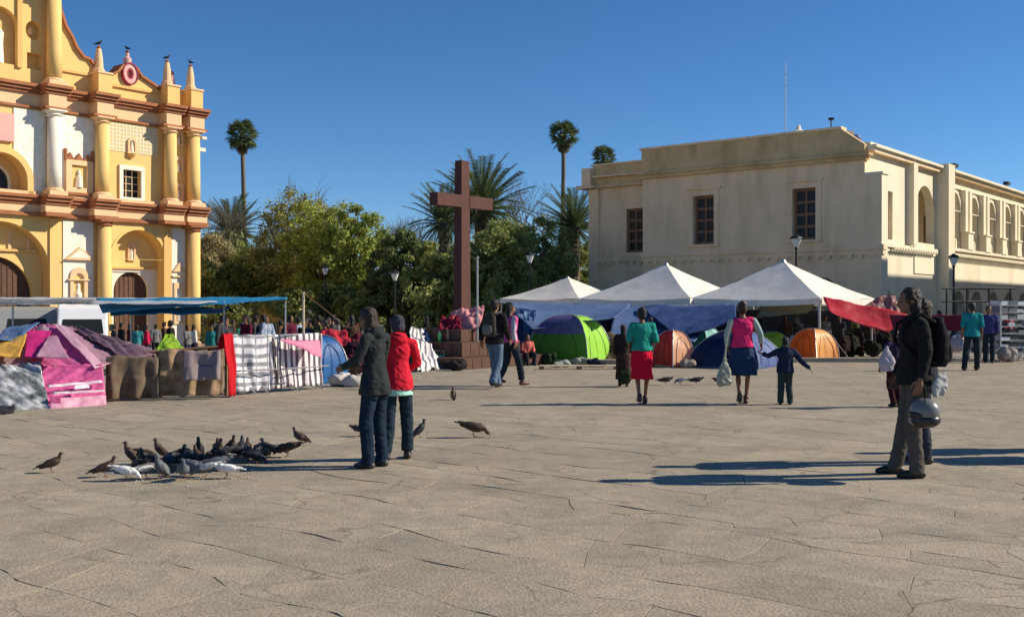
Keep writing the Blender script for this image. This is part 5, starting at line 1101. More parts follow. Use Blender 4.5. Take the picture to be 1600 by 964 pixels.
    # ---- hair / hat
    if hair:
        o = Org(); st = hair.get('s', 'short'); hc = hair['c']
        if st == 'none': pass
        else:
            o.el(hp_((0, -.03, .035)), (.086, .098, .1), hm); o.el(hp_((0, -.045, -.01)), (.08, .075, .09), hm)
            if fingers: 
                for q in range(9): a_ = q * .7; o.el(hp_((.05 * math.sin(a_), -.03 + .05 * math.cos(a_), .075 + .01 * (q % 3))), (.035, .035, .028), hm, 8)
            if st == 'long': o.rc(hp_((0, -.06, 0)), hp_((0, -.09, -.2)), .085, .07, flat=.6); o.rc(hp_((0, -.09, -.2)), hp_((0, -.1, -.33)), .07, .045, flat=.6)
            if st == 'shag': o.el(hp_((0, -.04, -.06)), (.088, .07, .09), hm); o.el(hp_((0, -.028, .03)), (.09, .098, .1), hm); o.rc(hp_((0, -.06, -.08)), hp_((.0, -.08, -.15)), .07, .05, flat=.6)
            if st == 'bun': o.el(hp_((0, -.09, .09)), (.05, .05, .05), hm)
            if st == 'tail': o.el(hp_((0, -.11, .06)), (.04, .04, .04), hm); o.rc(hp_((0, -.13, .06)), hp_((0, -.16, -.14)), .04, .022)
            if st == 'beanie': pass
            link('hair' if st != 'beanie' else 'knit_cap', o.remesh(max(vox * .8, .008), 1, .009, 26., sd_, XF), M_HAIR if st != 'beanie' else M_CLOTH, t, hc, True)
            if hair.get('band'):
                o = Org().rc(hp_((-.03, -.06, .105)), hp_((.03, -.06, .105)), .03, .03); link('hair_band', o.remesh(vox, 1, xf=XF), M_CLOTH, t, hair['band'], True)
    if shoe:
        for s in 'LR':
            tx, ty = Vector((*j['to' + s][:2], 0)).normalized().xy; f = Vector((tx, ty, 0)); A = V['an' + s]; o = Org()
            o.rc(A + Vector((0, 0, .03)), A - Vector((0, 0, .03)), .05, .048); o.rc(A - f * .035 - Vector((0, 0, .045)), A + f * .10 - Vector((0, 0, .048)), .042, .042); o.rc(A + f * .10 - Vector((0, 0, .048)), A + f * .165 - Vector((0, 0, .058)), .042, .028)
            link('shoe', o.remesh(max(.009, vox), 1, xf=XF), M_PLAST, t, shoe, True)
    t['_k'] = k
    del t['_k']
    return t, k, V
def org_thing(name, o, vox, color, label, cat, loc, rz=0, k=1., m=None, wr=.01):
    e = empty(name, loc, rz, label, cat); link(name + '_body', o.remesh(vox, 2, wr, 9., 3, Matrix.Scale(k, 4)), m or M_CLOTH, e, color, True); return e
def backpack(t, k, V, color, label, trim=None, cat='backpack', lean=0.):
    b = empty('backpack', t.location, t.rotation_euler.z, label, cat); c = V['che']; XF = Matrix.Scale(k, 4)
    o = Org(); o.ering([(0, c.y - .21, c.z - .27, .13, .07), (0, c.y - .22, c.z - .2, .155, .095), (0, c.y - .215, c.z + .02, .15, .09), (0, c.y - .2, c.z + .14, .13, .07), (0, c.y - .22, c.z + .19, .09, .05)], 20)
    link('bag', o.remesh(.01, 3, .012, 7., 4, XF), M_CLOTH, b, color, True)
    o = Org(); o.el((0, c.y - .295, c.z - .13), (.12, .045, .11)); link('pocket', o.remesh(.01, 1, .006, 9., 5, XF), M_CLOTH, b, trim or color, True)
    for s in (-1, 1):
        me = MB().tube([(s * .11, c.y - .16, c.z + .14), (s * .125, c.y - .03, c.z + .215), (s * .13, c.y + .12, c.z + .12), (s * .14, c.y + .14, c.z - .04), (s * .17, c.y + .0, c.z - .2), (s * .12, c.y - .18, c.z - .24)], .018, 6).mesh('strap'); recalc(me); me.transform(XF); link('strap', me, M_CLOTH, b, tuple(q * .6 for q in (trim or color)), True)
    return b

# man on the right with the helmet
t, k, V = person('man in dark jacket and grey trousers with a backpack, holding a helmet at the right', 1428, 744, face=84, h=1.76, vox=.0095, look=8, nod=-6,
    J=dict(che=(0, .0, 1.3), hea=(0, .05, 1.635), elL=(-.27, -.04, 1.17), wrL=(-.30, .02, .93), elR=(.25, .0, 1.16), wrR=(.2, .10, .93), knL=(-.12, .04, .5), anL=(-.13, .0, .085), knR=(.10, .06, .5), anR=(.12, .13, .085), toL=(-.05, 1), toR=(.1, 1)),
    top=dict(c=(.018, .018, .018), hem=.86, b=1.0, collar=1), legs=dict(c=(.095, .085, .07), r=.94), hair=dict(c=(.018, .013, .01), s='shag'), shoe=(.02, .018, .016))
backpack(t, k, V, (.012, .012, .014), 'black backpack worn by the man with the helmet', (.02, .02, .022))
hx, hy = X_(1445, 9.62), 9.62
hs_ = .9
hl = empty('helmet', (hx, hy, Z_(645, 9.62)), R(70), 'white and black motorcycle helmet hanging from the hand of the man at the right', 'helmet')
o = Org().el((0, 0, .01), (.125, .15, .14), None, 36).el((0, .05, -.07), (.1, .11, .075), None, 30); link('shell', o.remesh(.006, 4), M_PAINT, hl, (.17, .17, .165), True); hl.scale = (.9, .9, .9)
o = Org().el((0, .045, -.015), (.124, .118, .07), None, 36).el((0, 0, -.07), (.130, .152, .085), None, 36); link('visor', o.remesh(.006, 4), M_PAINT, hl, (.012, .012, .014), True)
part('strap', MB().tube([(-.1, 0, .05), (-.05, 0, .2), (0, 0, .27), (.05, 0, .2), (.1, 0, .05)], .008, 6), M_CLOTH, hl, (.02, .02, .02), True)
o = Org().ering([(0, 0, 0, .06, .02), (.02, 0, .1, .09, .03), (.04, 0, .22, .05, .02)]); org_thing('plastic_bag', o, .008, (.42, .42, .42), 'small grey plastic bag held beside the helmet', 'bag', (X_(1466, 9.75), 9.75, Z_(620, 9.75)), .4, wr=.02)
t, k, V = person('woman with a ponytail mostly hidden behind the man with the helmet', 1441, 723, face=80, h=1.66, vox=.011, top=dict(c=(.03, .03, .04), hem=.9), legs=dict(c=(.04, .045, .06)), hair=dict(c=(.03, .018, .012), s='long'), shoe=(.05, .045, .04))
t, k, V = person('child in dark purple top walking behind the man with the helmet, carrying a pale bag', 1397, 636, face=20, h=1.22, vox=.012, top=dict(c=(.03, .022, .05), hem=.85), legs=dict(c=(.04, .012, .015)), hair=dict(c=BLK), J=dict(anL=(-.1, -.12, .1), knL=(-.1, .02, .5), wrL=(-.3, .06, .93)))
org_thing('plastic_bag', Org().ering([(0, 0, -.2, .08, .05), (0, 0, -.05, .13, .08), (0, 0, .12, .05, .03), (0, 0, .2, .02, .02)]), .012, (.42, .38, .42), 'pale bag carried by the child behind the man with the helmet', 'bag', (X_(1384, 16.55), 16.5, .78), 0, wr=.02)
# couple at the left
person('man in charcoal jacket and loose navy trousers with shaggy dark hair, feeding the pigeons', 586, 730, face=62, h=1.58, vox=.0095, look=5, nod=-14,
    J=dict(wst=(0, .0, 1.1), che=(0, .02, 1.3), nec=(-.01, .03, 1.47), hea=(-.02, .09, 1.62), elL=(-.24, .06, 1.18), wrL=(-.20, .28, 1.10), elR=(.22, .05, 1.16), wrR=(.12, .26, 1.08), knL=(-.13, .03, .5), anL=(-.12, .0, .085), anR=(.1, -.03, .085)),
    top=dict(c=(.028, .034, .034), hem=.8, b=.86, hood=1), legs=dict(c=(.014, .026, .045), r=1.02), hair=dict(c=(.035, .022, .014), s='shag'), shoe=(.07, .05, .045))
person('person in bright red hooded jacket, jeans and grey knit cap beside the man in charcoal', 621, 719, face=15, h=1.5, vox=.0095, look=20, nod=-14,
    J=dict(hea=(0, .07, 1.62), elL=(-.24, .05, 1.18), wrL=(-.16, .25, 1.08), elR=(.25, .04, 1.17), wrR=(.17, .25, 1.08), anL=(-.13, .0, .085), anR=(.14, .1, .085), knR=(.13, .1, .5)),
    top=dict(c=(.62, .02, .04), hem=.86, b=.86, hood=1, under=(.42, .75, .62), necks=(.6, .55, .5)), legs=dict(c=(.02, .035, .05), r=1.02, end=.93), hair=dict(c=(.055, .055, .07), s='beanie'), shoe=(.03, .022, .018))
for i, (px, py) in enumerate(((619, 718), (640, 714))):
    x, y = gp(px, py)
# walking couple near the cross
wl = dict(knL=(-.1, .16, .52), anL=(-.1, .26, .10), knR=(.1, -.02, .5), anR=(.1, -.24, .16), wrL=(-.26, -.08, .95), elL=(-.25, -.08, 1.16), wrR=(.25, .14, .98), elR=(.24, .02, 1.16))
wl2 = dict(knR=(.1, .16, .52), anR=(.1, .24, .10), knL=(-.1, -.02, .5), anL=(-.1, -.22, .15), wrR=(.26, -.06, .95), elR=(.25, -.08, 1.16), wrL=(-.25, .12, .98), elL=(-.24, .02, 1.16))
t, k, V = person('man in a dark jacket and faded jeans walking past the cross with a dark backpack', 773, 607, face=-30, h=1.72, vox=.012, J=wl, top=dict(c=(.02, .018, .018), hem=.88, b=1.08), legs=dict(c=(.10, .15, .22), r=1.12), hair=dict(c=(.02, .014, .012)))
backpack(t, k, V, (.045, .042, .035), 'dark worn backpack on the man walking past the cross', (.16, .16, .14))
person('woman in pink and white top striding right of the man with the worn backpack', 797, 603, face=-55, h=1.66, vox=.012, J=wl2, top=dict(c=(.60, .10, .28), hem=.92, slv=.6, slvc=(.6, .55, .6)), legs=dict(c=(.02, .03, .04), r=1.05, end=.9), hair=dict(c=BLK, s='long'), shoe=(.10, .05, .035))
# two women and a boy walking away
t, k, V = person('woman in teal blouse and bright red skirt walking away with a dark bag', 1003, 631, face=4, h=1.56, vox=.012, J=dict(anL=(-.07, -.14, .13), knL=(-.08, .04, .5), anR=(.07, .05, .085), elL=(-.245, -.02, 1.17), wrL=(-.22, .10, 1.0), wrR=(.2, .14, 1.05), elR=(.245, -.04, 1.17)),
    top=dict(c=(.02, .26, .20), hem=.98, slv=.5, b=1.08, name='blouse'), skirt=dict(c=(.55, .008, .035), hem=.46, flare=.92), hair=dict(c=BLK, s='bun'), shoe=(.08, .04, .03))
person('child in dark brown clothes walking just left of the woman in the red skirt', 974, 604, face=-5, h=1.22, vox=.013, top=dict(c=(.03, .02, .022), hem=.8), skirt=dict(c=(.05, .028, .024), hem=.22), hair=dict(c=BLK, s='long'))
org_thing('handbag', Org().ering([(0, 0, -.17, .08, .05), (0, 0, -.08, .13, .07), (0, 0, .04, .12, .06), (0, 0, .1, .09, .03)]), .011, (.03, .035, .015), 'dark olive bag hanging low in front of the child in brown', 'bag', (X_(976, 20.7), 20.7, .24), 0, wr=.02)
t, k, V = person('woman in a hot pink vest with pale green sleeves and dark blue skirt walking away', 1160, 631, face=-4, h=1.66, vox=.012, J=dict(anL=(-.06, -.10, .12), knL=(-.07, .04, .5), anR=(.07, .06, .085), shR=(.19, 0, 1.42), elR=(.30, -.02, 1.22), wrR=(.33, .06, 1.04), elL=(-.26, .02, 1.16), wrL=(-.24, .08, .98)),
    top=dict(c=(.68, .03, .14), hem=.98, vest=1, b=1.06, slvc=(.30, .42, .38), name='vest'), skirt=dict(c=(.018, .04, .09), hem=.5, flare=1.12), hair=dict(c=(.03, .018, .014), s='bun', band=(.6, .5, .45)), shoe=(.10, .05, .04))
b = org_thing('plastic_bag', Org().ering([(0, 0, -.24, .07, .05), (0, 0, -.2, .105, .07), (0, 0, -.02, .10, .07), (.01, 0, .14, .04, .03), (.01, 0, .3, .015, .015)]), .011, (.42, .45, .36), 'bulging whitish plastic bag hanging by the woman in the pink vest', 'bag', (X_(1132, 17.0), 17.0, .56), 0, wr=.03, m=M_TARP)
part('handle', MB().tube([(.01, 0, .28), (.05, 0, .55), (.12, .0, .80)], .012, 6), M_TARP, b, (.5, .5, .45))
t, k, V = person('boy in navy hooded jacket with arms held out beside the woman in the pink vest', 1227, 632, face=-6, h=1.08, vox=.011, J=dict(shL=(-.2, 0, 1.4), elL=(-.42, .0, 1.28), wrL=(-.58, .02, 1.33), shR=(.2, 0, 1.4), elR=(.42, -.02, 1.14), wrR=(.62, .02, .96), hea=(0, .02, 1.65), anL=(-.12, .0, .09), anR=(.12, -.04, .09)),
    top=dict(c=(.018, .028, .06), hem=.84, b=1.22, hood=1), legs=dict(c=(.035, .05, .05), r=1.2), hair=dict(c=BLK))
person('man in teal shirt and dark trousers walking at the right near the arcade', 1519, 579, face=-10, h=1.68, vox=.013, J=dict(knL=(-.13, .12, .5), anL=(-.2, -.08, .09), knR=(.12, .0, .5), anR=(.14, .1, .085)), top=dict(c=(.015, .24, .25), hem=.88, slv=.55, b=1.02, name='shirt'), legs=dict(c=(.02, .03, .035)), hair=dict(c=BLK))
person('person in navy and pink top standing just right of the man in teal', 1545, 567, face=160, h=1.6, vox=.016, fingers=False, top=dict(c=(.05, .05, .16), hem=.9), legs=dict(c=(.02, .03, .04)), hair=dict(c=BLK))
# two onlookers just outside the frame whose shadows reach in
person('person in grey jacket standing just outside the right edge, throwing the near shadow', 0, Y=10.9, face=90, h=1.78, vox=.02, fingers=False, top=dict(c=(.1, .1, .1), hem=.8, b=1.25), legs=dict(c=(.05, .05, .06), r=1.2), hair=dict(c=BLK))[0].location = (6.9, 11.1, 0)
person('person in brown jacket standing just outside the right edge, throwing the far shadow', 0, Y=10.9, face=70, h=1.72, vox=.02, fingers=False, top=dict(c=(.1, .06, .04), hem=.8, b=1.25), legs=dict(c=(.05, .05, .06), r=1.2), hair=dict(c=BLK))[0].location = (6.6, 11.75, 0)

# crowd prototypes: standing, chatting, seated; small in the picture
def crowd_proto(J, seed, skirt=False, hairs='short'):
    t, k, V = person('x', 0, Y=-30, h=1.62, vox=.022, fingers=False, J=J, top=dict(c=(.1, .1, .1), hem=.86, b=1.05), legs=None if skirt else dict(c=(.05, .05, .06)), skirt=dict(c=(.04, .04, .05), hem=.35) if skirt else None, hair=dict(c=BLK, s=hairs)); return t
SEAT = dict(pel=(0, 0, .34), wst=(0, .0, .48), che=(0, .06, .70), nec=(0, .07, .87), hea=(0, .11, 1.03), shL=(-.185, .05, .82), elL=(-.24, .1, .58), wrL=(-.16, .3, .5), shR=(.185, .05, .82), elR=(.24, .1, .58), wrR=(.16, .3, .5), hiL=(-.09, .02, .34), knL=(-.16, .42, .42), anL=(-.14, .42, .085), hiR=(.09, .02, .34), knR=(.16, .42, .42), anR=(.14, .44, .085))
PR = [crowd_proto({}, 1), crowd_proto(dict(wrL=(-.12, .28, 1.12), elL=(-.25, .05, 1.15)), 2, True, 'long'), crowd_proto(dict(wrR=(.1, .25, 1.2), elR=(.26, .05, 1.14), anL=(-.16, .05, .085)), 3, False, 'bun'), crowd_proto(SEAT, 4, False, 'short')]
used_proto = set()
COLN = {'black': (.015, .015, .017), 'maroon': (.10, .012, .03), 'crimson': (.45, .015, .06), 'dark grey': (.05, .05, .055), 'grey': (.16, .16, .16), 'white': (.62, .6, .58), 'teal': (.03, .22, .24), 'green': (.02, .20, .12), 'navy': (.02, .03, .08), 'brown': (.08, .045, .03), 'pale blue': (.30, .36, .48), 'purple': (.09, .04, .12), 'pink': (.55, .22, .25), 'salmon': (.62, .16, .12), 'red': (.45, .03, .03), 'olive': (.07, .07, .03), 'blue': (.03, .07, .22)}
def extra(kind, px, Y, ztop_px, col, face, label, gz=None, group=None, low=(.03, .03, .04)):
    src = PR[kind]; c = src if kind not in used_proto else copy_tree(src); used_proto.add(kind)
    hgt = 1.66 if kind < 3 else 1.05; zt = Z_(ztop_px, Y); g_ = LOW if gz is None else gz; s = (zt - g_) / hgt; s = min(max(s, .78), 1.12)
    c.location = (X_(px, Y), Y, g_); c.rotation_euler = (0, 0, R(face)); c.scale = (s, s, s)
    c['label'] = label; c['category'] = 'person'
    if group: c['group'] = group
    for ch in c.children:
        if ch.name.startswith('jacket'): ch.color = (*COLN[col], 1)
        elif ch.name.startswith(('trousers', 'skirt')): ch.color = (*low, 1)
    return c
# left crowd, from the van to the post
LC = [(178, 36, 508, 'dark grey', 0), (190, 35, 503, 'black', 0), (203, 37, 505, 'maroon', 1), (214, 35, 510, 'teal', 2), (229, 34.5, 507, 'crimson', 1), (243, 37, 506, 'grey', 0), (256, 38, 502, 'brown', 2), (266, 32, 499, 'black', 0), (293, 35, 512, 'grey', 2), (303, 36, 515, 'white', 1), (331, 33, 506, 'teal', 0), (344, 39, 500, 'black', 1),
      (352, 40, 498, 'dark grey', 0), (364, 38, 499, 'brown', 0), (377, 36, 503, 'green', 2), (388, 40, 498, 'black', 0), (398, 37, 502, 'olive', 1), (408, 41, 500, 'dark grey', 2), (418, 38, 497, 'green', 0), (429, 36, 504, 'black', 1), (438, 40, 499, 'brown', 0), (449, 37, 502, 'dark grey', 2), (457, 35, 505, 'grey', 0), (466, 33, 494, 'pale blue', 0), (484, 38, 497, 'black', 1), (496, 36, 502, 'purple', 0), (512, 38, 500, 'dark grey', 2), (522, 34, 506, 'red', 1)]
ords = 'first second third fourth fifth sixth seventh eighth ninth tenth eleventh twelfth thirteenth fourteenth fifteenth sixteenth seventeenth eighteenth nineteenth twentieth'.split()
for tn, t0 in (('twenty', 'twentieth'), ('thirty', 'thirtieth'), ('forty', 'fortieth'), ('fifty', 'fiftieth')): ords += ([t0] if tn != 'twenty' else []) + [tn + '-' + q for q in ords[:9]]
for i in range(24):
    LC.append((rnd.choice([rnd.uniform(340, 470), rnd.uniform(480, 560), rnd.uniform(345, 640)]), rnd.uniform(29, 35), rnd.uniform(489, 503), rnd.choice(['black', 'dark grey', 'brown', 'white', 'navy', 'grey', 'olive', 'black', 'maroon', 'pale blue', 'green']), rnd.choice([0, 1, 2])))
LC.sort()
for i, (px, Y, pt_, col, kd) in enumerate(LC):
    extra(kd, px, Y, pt_, col, rnd.uniform(-180, 180), gz=(LOW + .34 if Y < 38.5 else LOW), label=f'{ords[i]} person right of the white van behind the stalls, in a {col} top', group='crowd behind the left stalls', low=rnd.choice([(.02, .02, .03), (.04, .05, .09), (.06, .05, .04)]))
# people round the tents
for kd, px, Y, pt_, col, face, lb in [
    (3, 823, 28.6, 541, 'salmon', 200, 'person in a salmon top seated on the ground left of the green tent'),
    (0, 806, 31.6, 492, 'navy', 150, 'person in navy standing in front of the dark blue hanging tarp'),
    (2, 845, 31.8, 494, 'maroon', 120, 'person in maroon half hidden behind the green dome tent'),
    (1, 1016, 31.4, 498, 'black', 100, 'person in black behind the woman in the teal blouse'),
    (0, 1182, 34.8, 487, 'black', 200, 'person in black right of the woman in the pink vest, by the lime tent'),
    (2, 1228, 36.4, 495, 'brown', 160, 'person in brown in the shade behind the lime and orange tents'),
    (0, 1290, 35.6, 497, 'grey', 190, 'person in grey in the shade behind the orange tent'),
    (1, 1312, 34.5, 500, 'dark grey', 150, 'person in dark grey in the shade under the long red cloth'),
    (2, 1336, 35.5, 503, 'olive', 200, 'person in olive in the shade under the middle of the red cloth'),
    (0, 1362, 36.0, 502, 'brown', 170, 'person in brown in the shade under the right part of the red cloth'),
    (0, 1468, 33.0, 483, 'white', 60, 'person in a white shirt right of the man with the helmet, in the background'),
    (2, 1576, 33.5, 484, 'red', 30, 'person in a reddish shirt by the striped racks at the right edge'),
    (1, 666, 33, 505, 'black', 90, 'person in black seated by the hedge left of the cross')]:
    extra(kd, px, Y, pt_, col, face, lb, gz=0.)

# ------------------------------------------------------------------ pigeons
def pigeon_meshes(pose):
    o = Org(); 
    if pose == 'up': bt, hd_, nk = .30, (0, .115, .245), (0, .09, .18)
    elif pose == 'peck': bt, hd_, nk = -.28, (0, .165, .055), (0, .13, .10)
    elif pose == 'tall': bt, hd_, nk = .75, (0, .08, .285), (0, .07, .21)
    else: bt, hd_, nk = .05, (0, .15, .175), (0, .115, .15)
    rm = Euler((bt, 0, 0)).to_matrix(); c = Vector((0, 0, .125))
    o.el(c, (.058, .11, .058), rm, 14); o.el(c + rm @ Vector((0, .055, .005)), (.052, .06, .056), rm, 12)
    o.rc(c + rm @ Vector((0, .07, .02)), nk, .045, .03, 10); o.rc(nk, hd_, .028, .021, 10); o.el(hd_, (.021, .027, .022), None, 10)
    d = Vector((0, 1, -.15 if pose != 'peck' else -1.1)).normalized(); o.rc(Vector(hd_) + d * .02, Vector(hd_) + d * .048, .008, .004, 6)
    o.rc(c + rm @ Vector((0, -.07, -.005)), c + rm @ Vector((0, -.14, -.01)), .042, .03, 10, flat=.6)
    body = o.remesh(.006, 2)
    tail = MB(); e = [c + rm @ Vector(p) for p in ((-.026, -.12, .0), (.026, -.12, .0), (.04, -.235, -.006), (-.04, -.235, -.006))]; tail.add([p + Vector((0, 0, .005)) for p in e] + [p - Vector((0, 0, .005)) for p in e], [(0, 1, 2, 3), (4, 7, 6, 5), (0, 4, 5, 1), (1, 5, 6, 2), (2, 6, 7, 3), (3, 7, 4, 0)])
    w_ = Org().el(c + rm @ Vector((.052, -.02, .008)), (.016, .105, .04), Euler((bt + .06, 0, .08)).to_matrix(), 12).rc(c + rm @ Vector((.045, -.08, .01)), c + rm @ Vector((.022, -.19, .012)), .022, .008, 8).remesh(.006, 1)
    wl_ = w_.copy(); wl_.transform(Matrix.Scale(-1, 4, (1, 0, 0))); wl_.flip_normals()
    leg = MB().tube([(.024, .0, .085), (.026, -.006, .05), (.026, .006, .008), (.026, .04, .003)], [.008, .004, .0035, .003], 5).mesh('leg')
    for m in (body, w_, wl_): m.polygons.foreach_set('use_smooth', [True] * len(m.polygons))
    out = dict(body=body, wing=w_, wing2=wl_, leg=leg, tail=tail.mesh('tail'))
    for kk, m in out.items(): recalc(m) if kk in ('tail', 'leg') else None; m.materials.append(M_FEA if kk != 'leg' else M_SKIN)
    return out
PM = {p: pigeon_meshes(p) for p in ('up', 'peck', 'tall', 'level')}
PC = {'dark': ((.035, .036, .04), (.022, .022, .024)), 'brown': ((.07, .045, .03), (.05, .033, .022)), 'slate': ((.10, .115, .13), (.15, .16, .17)), 'white': ((.72, .70, .66), (.75, .73, .70)), 'pied': ((.16, .16, .16), (.55, .54, .52)), 'grey': ((.16, .17, .18), (.12, .125, .13))}
def pigeon(px, py, pose, col, face, label, group=None, s=1.):
    x, y = gp(px, py); t = empty('pigeon', (x, y, .006), R(face), label, 'pigeon', group); s *= .74; t.scale = (s, s, s); b, w_ = PC[col]
    for n_, kk, c in (('body', 'body', b), ('wing', 'wing', w_), ('wing', 'wing2', w_), ('tail', 'tail', tuple(q * .7 for q in w_)), ('leg', 'leg', (.25, .08, .06)), ('leg', 'leg', (.25, .08, .06))):
        o = link(n_, PM[pose][kk], None, t, c)
        if n_ == 'leg' and 'flag' in t: o.location.x = -.052
        if n_ == 'leg': t['flag'] = 1
    del t['flag']; return t
PG = 'pigeons in the flock at the left'
pigeon(80, 739, 'up', 'brown', -80, 'brown pigeon standing alone at the far left of the flock', PG)
pigeon(163, 746, 'up', 'brown', -75, 'brown pigeon second from the left, just outside the flock', PG)
pigeon(655, 684, 'tall', 'dark', -70, 'dark pigeon with raised head right behind the couple', s=1.0)
pigeon(740, 684, 'peck', 'brown', -90, 'dark pigeon walking alone on the open paving right of the couple', s=1.4)
pigeon(708, 625, 'tall', 'brown', 10, 'small upright pigeon farther off, right of the couple')
pigeon(640, 613, 'up', 'brown', 160, 'tiny distant pigeon just right of the red jacket')
pigeon(562, 682, 'level', 'dark', 95, 'dark pigeon just left of the charcoal jacketed man')
pigeon(1040, 602, 'level', 'brown', -100, 'brown pigeon right of the woman in the red skirt', s=1.2)
pigeon(1064, 601, 'peck', 'pied', 90, 'small pale pigeon between the two brown ones beyond the women')
pigeon(1088, 602, 'level', 'dark', -95, 'dark pigeon between the two walking women', s=1.2)
pigeon(1122, 601, 'level', 'dark', 80, 'dark pigeon beside the whitish plastic bag')
pigeon(468, 695, 'up', 'brown', 60, 'brown pigeon standing at the far right end of the flock', PG)
pigeon(197, 752, 'peck', 'white', -95, 'white pigeon at the front left of the flock', PG)
pigeon(228, 748, 'level', 'pied', -60, 'pied white and grey pigeon at the front of the flock, second of the pale ones', PG)
pigeon(322, 746, 'peck', 'pied', 100, 'pied pigeon at the front right, left of the whitest one', PG)
pigeon(354, 748, 'level', 'white', 95, 'bright white pigeon at the front right corner of the flock', PG)
fr = random.Random(12)
FL = [(200, 727, 'tall'), (222, 733, 'up'), (249, 717, 'tall'), (274, 724, 'up'), (312, 718, 'tall'), (297, 728, 'level'), (332, 726, 'level'), (344, 711, 'up'), (355, 718, 'peck'), (364, 708, 'tall'), (384, 712, 'up'), (395, 718, 'level'), (376, 716, 'level'), (394, 709, 'up'), (412, 716, 'peck'), (433, 712, 'up'), (462, 712, 'peck'), (212, 742, 'peck'), (262, 738, 'level'), (240, 738, 'peck'), (405, 724, 'level'), (350, 728, 'peck'), (424, 720, 'up'), (318, 736, 'peck')]
FL = [(px * .93 + 20, 725 + (py - 725) * .8, po) for px, py, po in FL] + [(285, 733, 'level'), (338, 720, 'tall'), (400, 728, 'peck'), (270, 730, 'level'), (230, 726, 'peck'), (310, 728, 'up')]
FL.sort()
for i, (px, py, po) in enumerate(FL): pigeon(px, py, po, fr.choice(['dark', 'dark', 'dark', 'brown']), fr.uniform(0, 360), f'{ords[i]} from the left of the dark pigeons packed in the feeding flock', PG, fr.uniform(.95, 1.15))
for i, (px, py, po) in enumerate([(251, 749, 'tall'), (286, 752, 'up'), (300, 744, 'level'), (340, 738, 'level')]): pigeon(px, py, po, 'slate', fr.uniform(0, 360), f'{ords[i]} from the left of the slate grey pigeons at the front of the flock', PG, 1.1)

# ------------------------------------------------------------------ clutter round the camp
def bundle(px, py, r, col, label, seed, cat='bag', m=None, Y=None, z=0.):
    q = random.Random(seed); o = Org()
    for i in range(5): a = q.uniform(0, 6.28); o.el((math.cos(a) * r[0] * .45, math.sin(a) * r[1] * .45, r[2] * q.uniform(.35, .6)), (r[0] * q.uniform(.4, .65), r[1] * q.uniform(.4, .65), r[2] * q.uniform(.35, .5)), None, 10)
    x, y = gp(px, py) if Y is None else (X_(px, Y), Y)
    ob = link('bundle', o.remesh(.025, 2, .05, 6., seed), m or M_CLOTH, None, col, True); ob.location = (x, y, z); tag(ob, label, cat); return ob
bundle(712, 579, (.3, .2, .3), (.03, .025, .025), 'dark sack lying on the paving before the pedestal', 1, 'sack')
bundle(858, 570, (.22, .2, .35), (.02, .035, .015), 'dark green bundle at the foot of the green tent', 2, 'bundle')
bundle(876, 574, (.25, .15, .2), (.38, .40, .33), 'pale crumpled bag before the green tent', 3)
bundle(912, 572, (.3, .18, .24), (.35, .38, .25), 'pale olive bag at the middle of the green tent base', 4)
bundle(932, 573, (.3, .2, .22), (.02, .025, .04), 'dark blue bag at the right foot of the green tent', 5)
bundle(1074, 575, (.28, .2, .25), (.30, .24, .2), 'beige bundle right of the salmon tent', 6, 'bundle')
bundle(1204, 571, (.18, .16, .3), (.25, .32, .30), 'pale bottle-filled bag right of the dark blue tent', 7)
bundle(1590, 563, (.45, .3, .4), (.7, .7, .68), 'white plastic sack at the right edge below the racks', 8, 'sack', M_TARP)
bundle(1575, 566, (.3, .25, .45), (.35, .30, .27), 'pale grey sack left of the white one at the right edge', 9, 'sack')
bundle(1500, 560, (.3, .25, .5), (.35, .30, .32), 'pinkish sack left of the man in teal', 10, 'sack', Y=29.5, z=.3)
bundle(566, 600, (.35, .25, .22), (.3, .28, .27), 'pale heap of cloth left of the charcoal jacketed man', 11, 'bundle')
bundle(540, 604, (.35, .25, .28), (.5, .46, .42), 'whitish heap of cloth by the end of the barriers', 12, 'bundle')
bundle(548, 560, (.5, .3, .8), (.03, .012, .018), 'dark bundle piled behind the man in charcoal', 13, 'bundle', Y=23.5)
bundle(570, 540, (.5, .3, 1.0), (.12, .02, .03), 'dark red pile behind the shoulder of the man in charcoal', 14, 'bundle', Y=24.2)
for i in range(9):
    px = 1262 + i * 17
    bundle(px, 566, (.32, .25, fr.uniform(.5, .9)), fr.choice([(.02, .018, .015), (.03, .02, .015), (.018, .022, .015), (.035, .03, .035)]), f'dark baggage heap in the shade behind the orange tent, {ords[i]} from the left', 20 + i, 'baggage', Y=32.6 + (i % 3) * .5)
o = empty('pallet', gp(905, 577) + (0,), 0, 'low pale timber pallet on the paving before the green tent', 'pallet')
for k in range(3): part('slat', MB().box(-1.0, 1.0, -.12 + k * .1, -.04 + k * .1, .08, .10), M_GREYW, o)
for k in (-.95, 0, .95): part('block', MB().box(k - .06, k + .06, -.12, .16, .0, .08), M_WOOD, o)
for i, (px, h_, c) in enumerate(((687, .28, (.12, .5, .15)), (700, .3, (.35, .2, .14)))):
    o = empty('bottle', (X_(px, 27.9), 27.9, .66), 0, ('green', 'brown')[i] + ' plastic bottle standing on a step of the pedestal', 'bottle')
    part('bottle_body', MB().lathe(0, 0, [(.05, 0), (.05, h_ * .65), (.02, h_ * .85), (.02, h_ * .92)], 10), M_PLAST, o, c, True); part('cap', MB().lathe(0, 0, [(.022, h_ * .92), (.022, h_)], 8), M_PLAST, o, (.6, .6, .6))
o = empty('bucket', (X_(686, 27.4), 27.4, 0), 0, 'green plastic bucket beside the striped blanket at the pedestal', 'bucket')
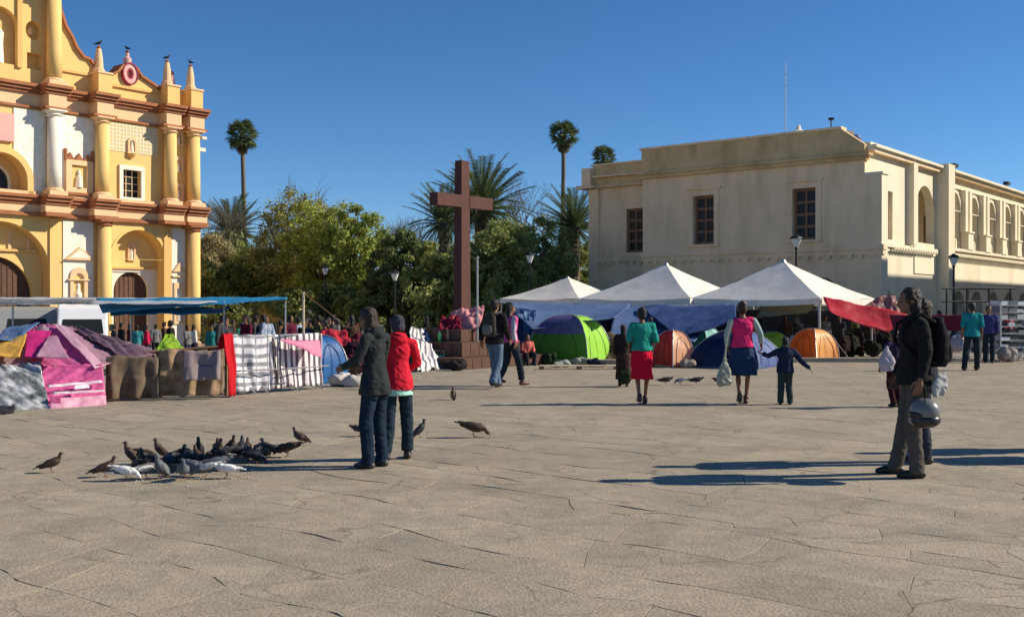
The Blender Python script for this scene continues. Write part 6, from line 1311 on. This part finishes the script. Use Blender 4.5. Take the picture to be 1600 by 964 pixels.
part('bucket_body', MB().lathe(0, 0, [(.12, 0), (.16, .32), (.17, .33)], 14), M_PLAST, o, (.12, .38, .28)); part('handle', MB().tube([(-.16, 0, .32), (-.1, 0, .44), (.1, 0, .44), (.16, 0, .32)], .008, 5), M_GALV, o)
# racks of folded goods at the right edge
def rack(px, Y, w_, h_, cols, label, seed):
    q = random.Random(seed); t = empty('display_rack', (X_(px, Y), Y, 0), .3, label, 'rack')
    for x in (-w_ / 2, w_ / 2):
        for y in (0, .5): part('post', MB().box(x - .02, x + .02, y - .02, y + .02, 0, h_), M_GALV, t)
    z = .2
    while z < h_ - .05:
        part('shelf', MB().box(-w_ / 2, w_ / 2, -.02, .52, z, z + .02), M_GALV, t); x = -w_ / 2 + .05
        while x < w_ / 2 - .15:
            b = q.uniform(.18, .32); part('folded_cloth', MB().box(x, min(x + b, w_ / 2 - .03), q.uniform(-.01, .06), .45, z + .022, z + .022 + q.uniform(.06, .14)), M_CLOTH, t, q.choice(cols)); x += b + .02
        z += .2
    return t
rack(1556, 31.5, 1.1, 1.35, [(.6, .6, .6), (.5, .12, .1), (.1, .1, .12), (.45, .42, .4)], 'rack of red, white and grey folded cloths right of the man in teal', 1)
rack(1592, 30.5, 1.3, 1.7, [(.55, .55, .55), (.2, .22, .22), (.7, .7, .7), (.08, .08, .08)], 'taller rack of grey and white goods at the right edge', 2)
o = empty('stall_frame', (X_(1545, 36), 36, 0), .3, 'bare metal stall frame standing before the shaded arcade', 'frame')
for x in (-.9, 0, .9):
    for y in (0, 1.0): part('post', MB().tube([(x, y, 0), (x, y, 2.2)], .03, 6), M_METAL, o)
for z in (1.75, 2.2): part('rail', MB().tube([(-1.1, 0, z), (1.1, 0, z)], .028, 6), M_METAL, o); part('rail', MB().tube([(-1.1, 1.0, z), (1.1, 1.0, z)], .028, 6), M_METAL, o)
# grains and crumbs scattered for the pigeons, and small litter on the paving
mb = MB(); q = random.Random(8)
for i in range(200):
    px, py = q.gauss(300, 70), q.uniform(705, 765)
    x, y = gp(px, py); a = q.uniform(.002, .006); mb.box(x - a, x + a, y - a * .7, y + a * .7, .004, .006 + a)
tag(part('scattered_crumbs', mb, M_WHT), 'pale crumbs and grit scattered on the paving round the pigeons', 'crumbs', kind='stuff')

# pigeons perched on the church pinnacles
def perch(x, y, z, f, label):
    t = pigeon(800, 600, 'up', 'dark', f, label, 'pigeons perched on the church'); w_ = Matrix.Translation((-17.7, 60, 0)) @ Matrix.Rotation(T, 4, 'Z') @ Vector((x, y, z)); t.location = w_; t.scale = (1.2, 1.2, 1.2)
perch(-6.23, -.1, 15.14, -80, 'dark pigeon perched on the pinnacle at the foot of the gable scroll')
perch(-4.42, .2, 15.27, 70, 'dark pigeon perched above the pink and crimson medallion')
perch(-2.2, -.1, 15.14, -60, 'dark pigeon perched on the second pinnacle from the church corner')
perch(-.72, -.1, 15.14, 60, 'dark pigeon perched on the corner pinnacle of the church')
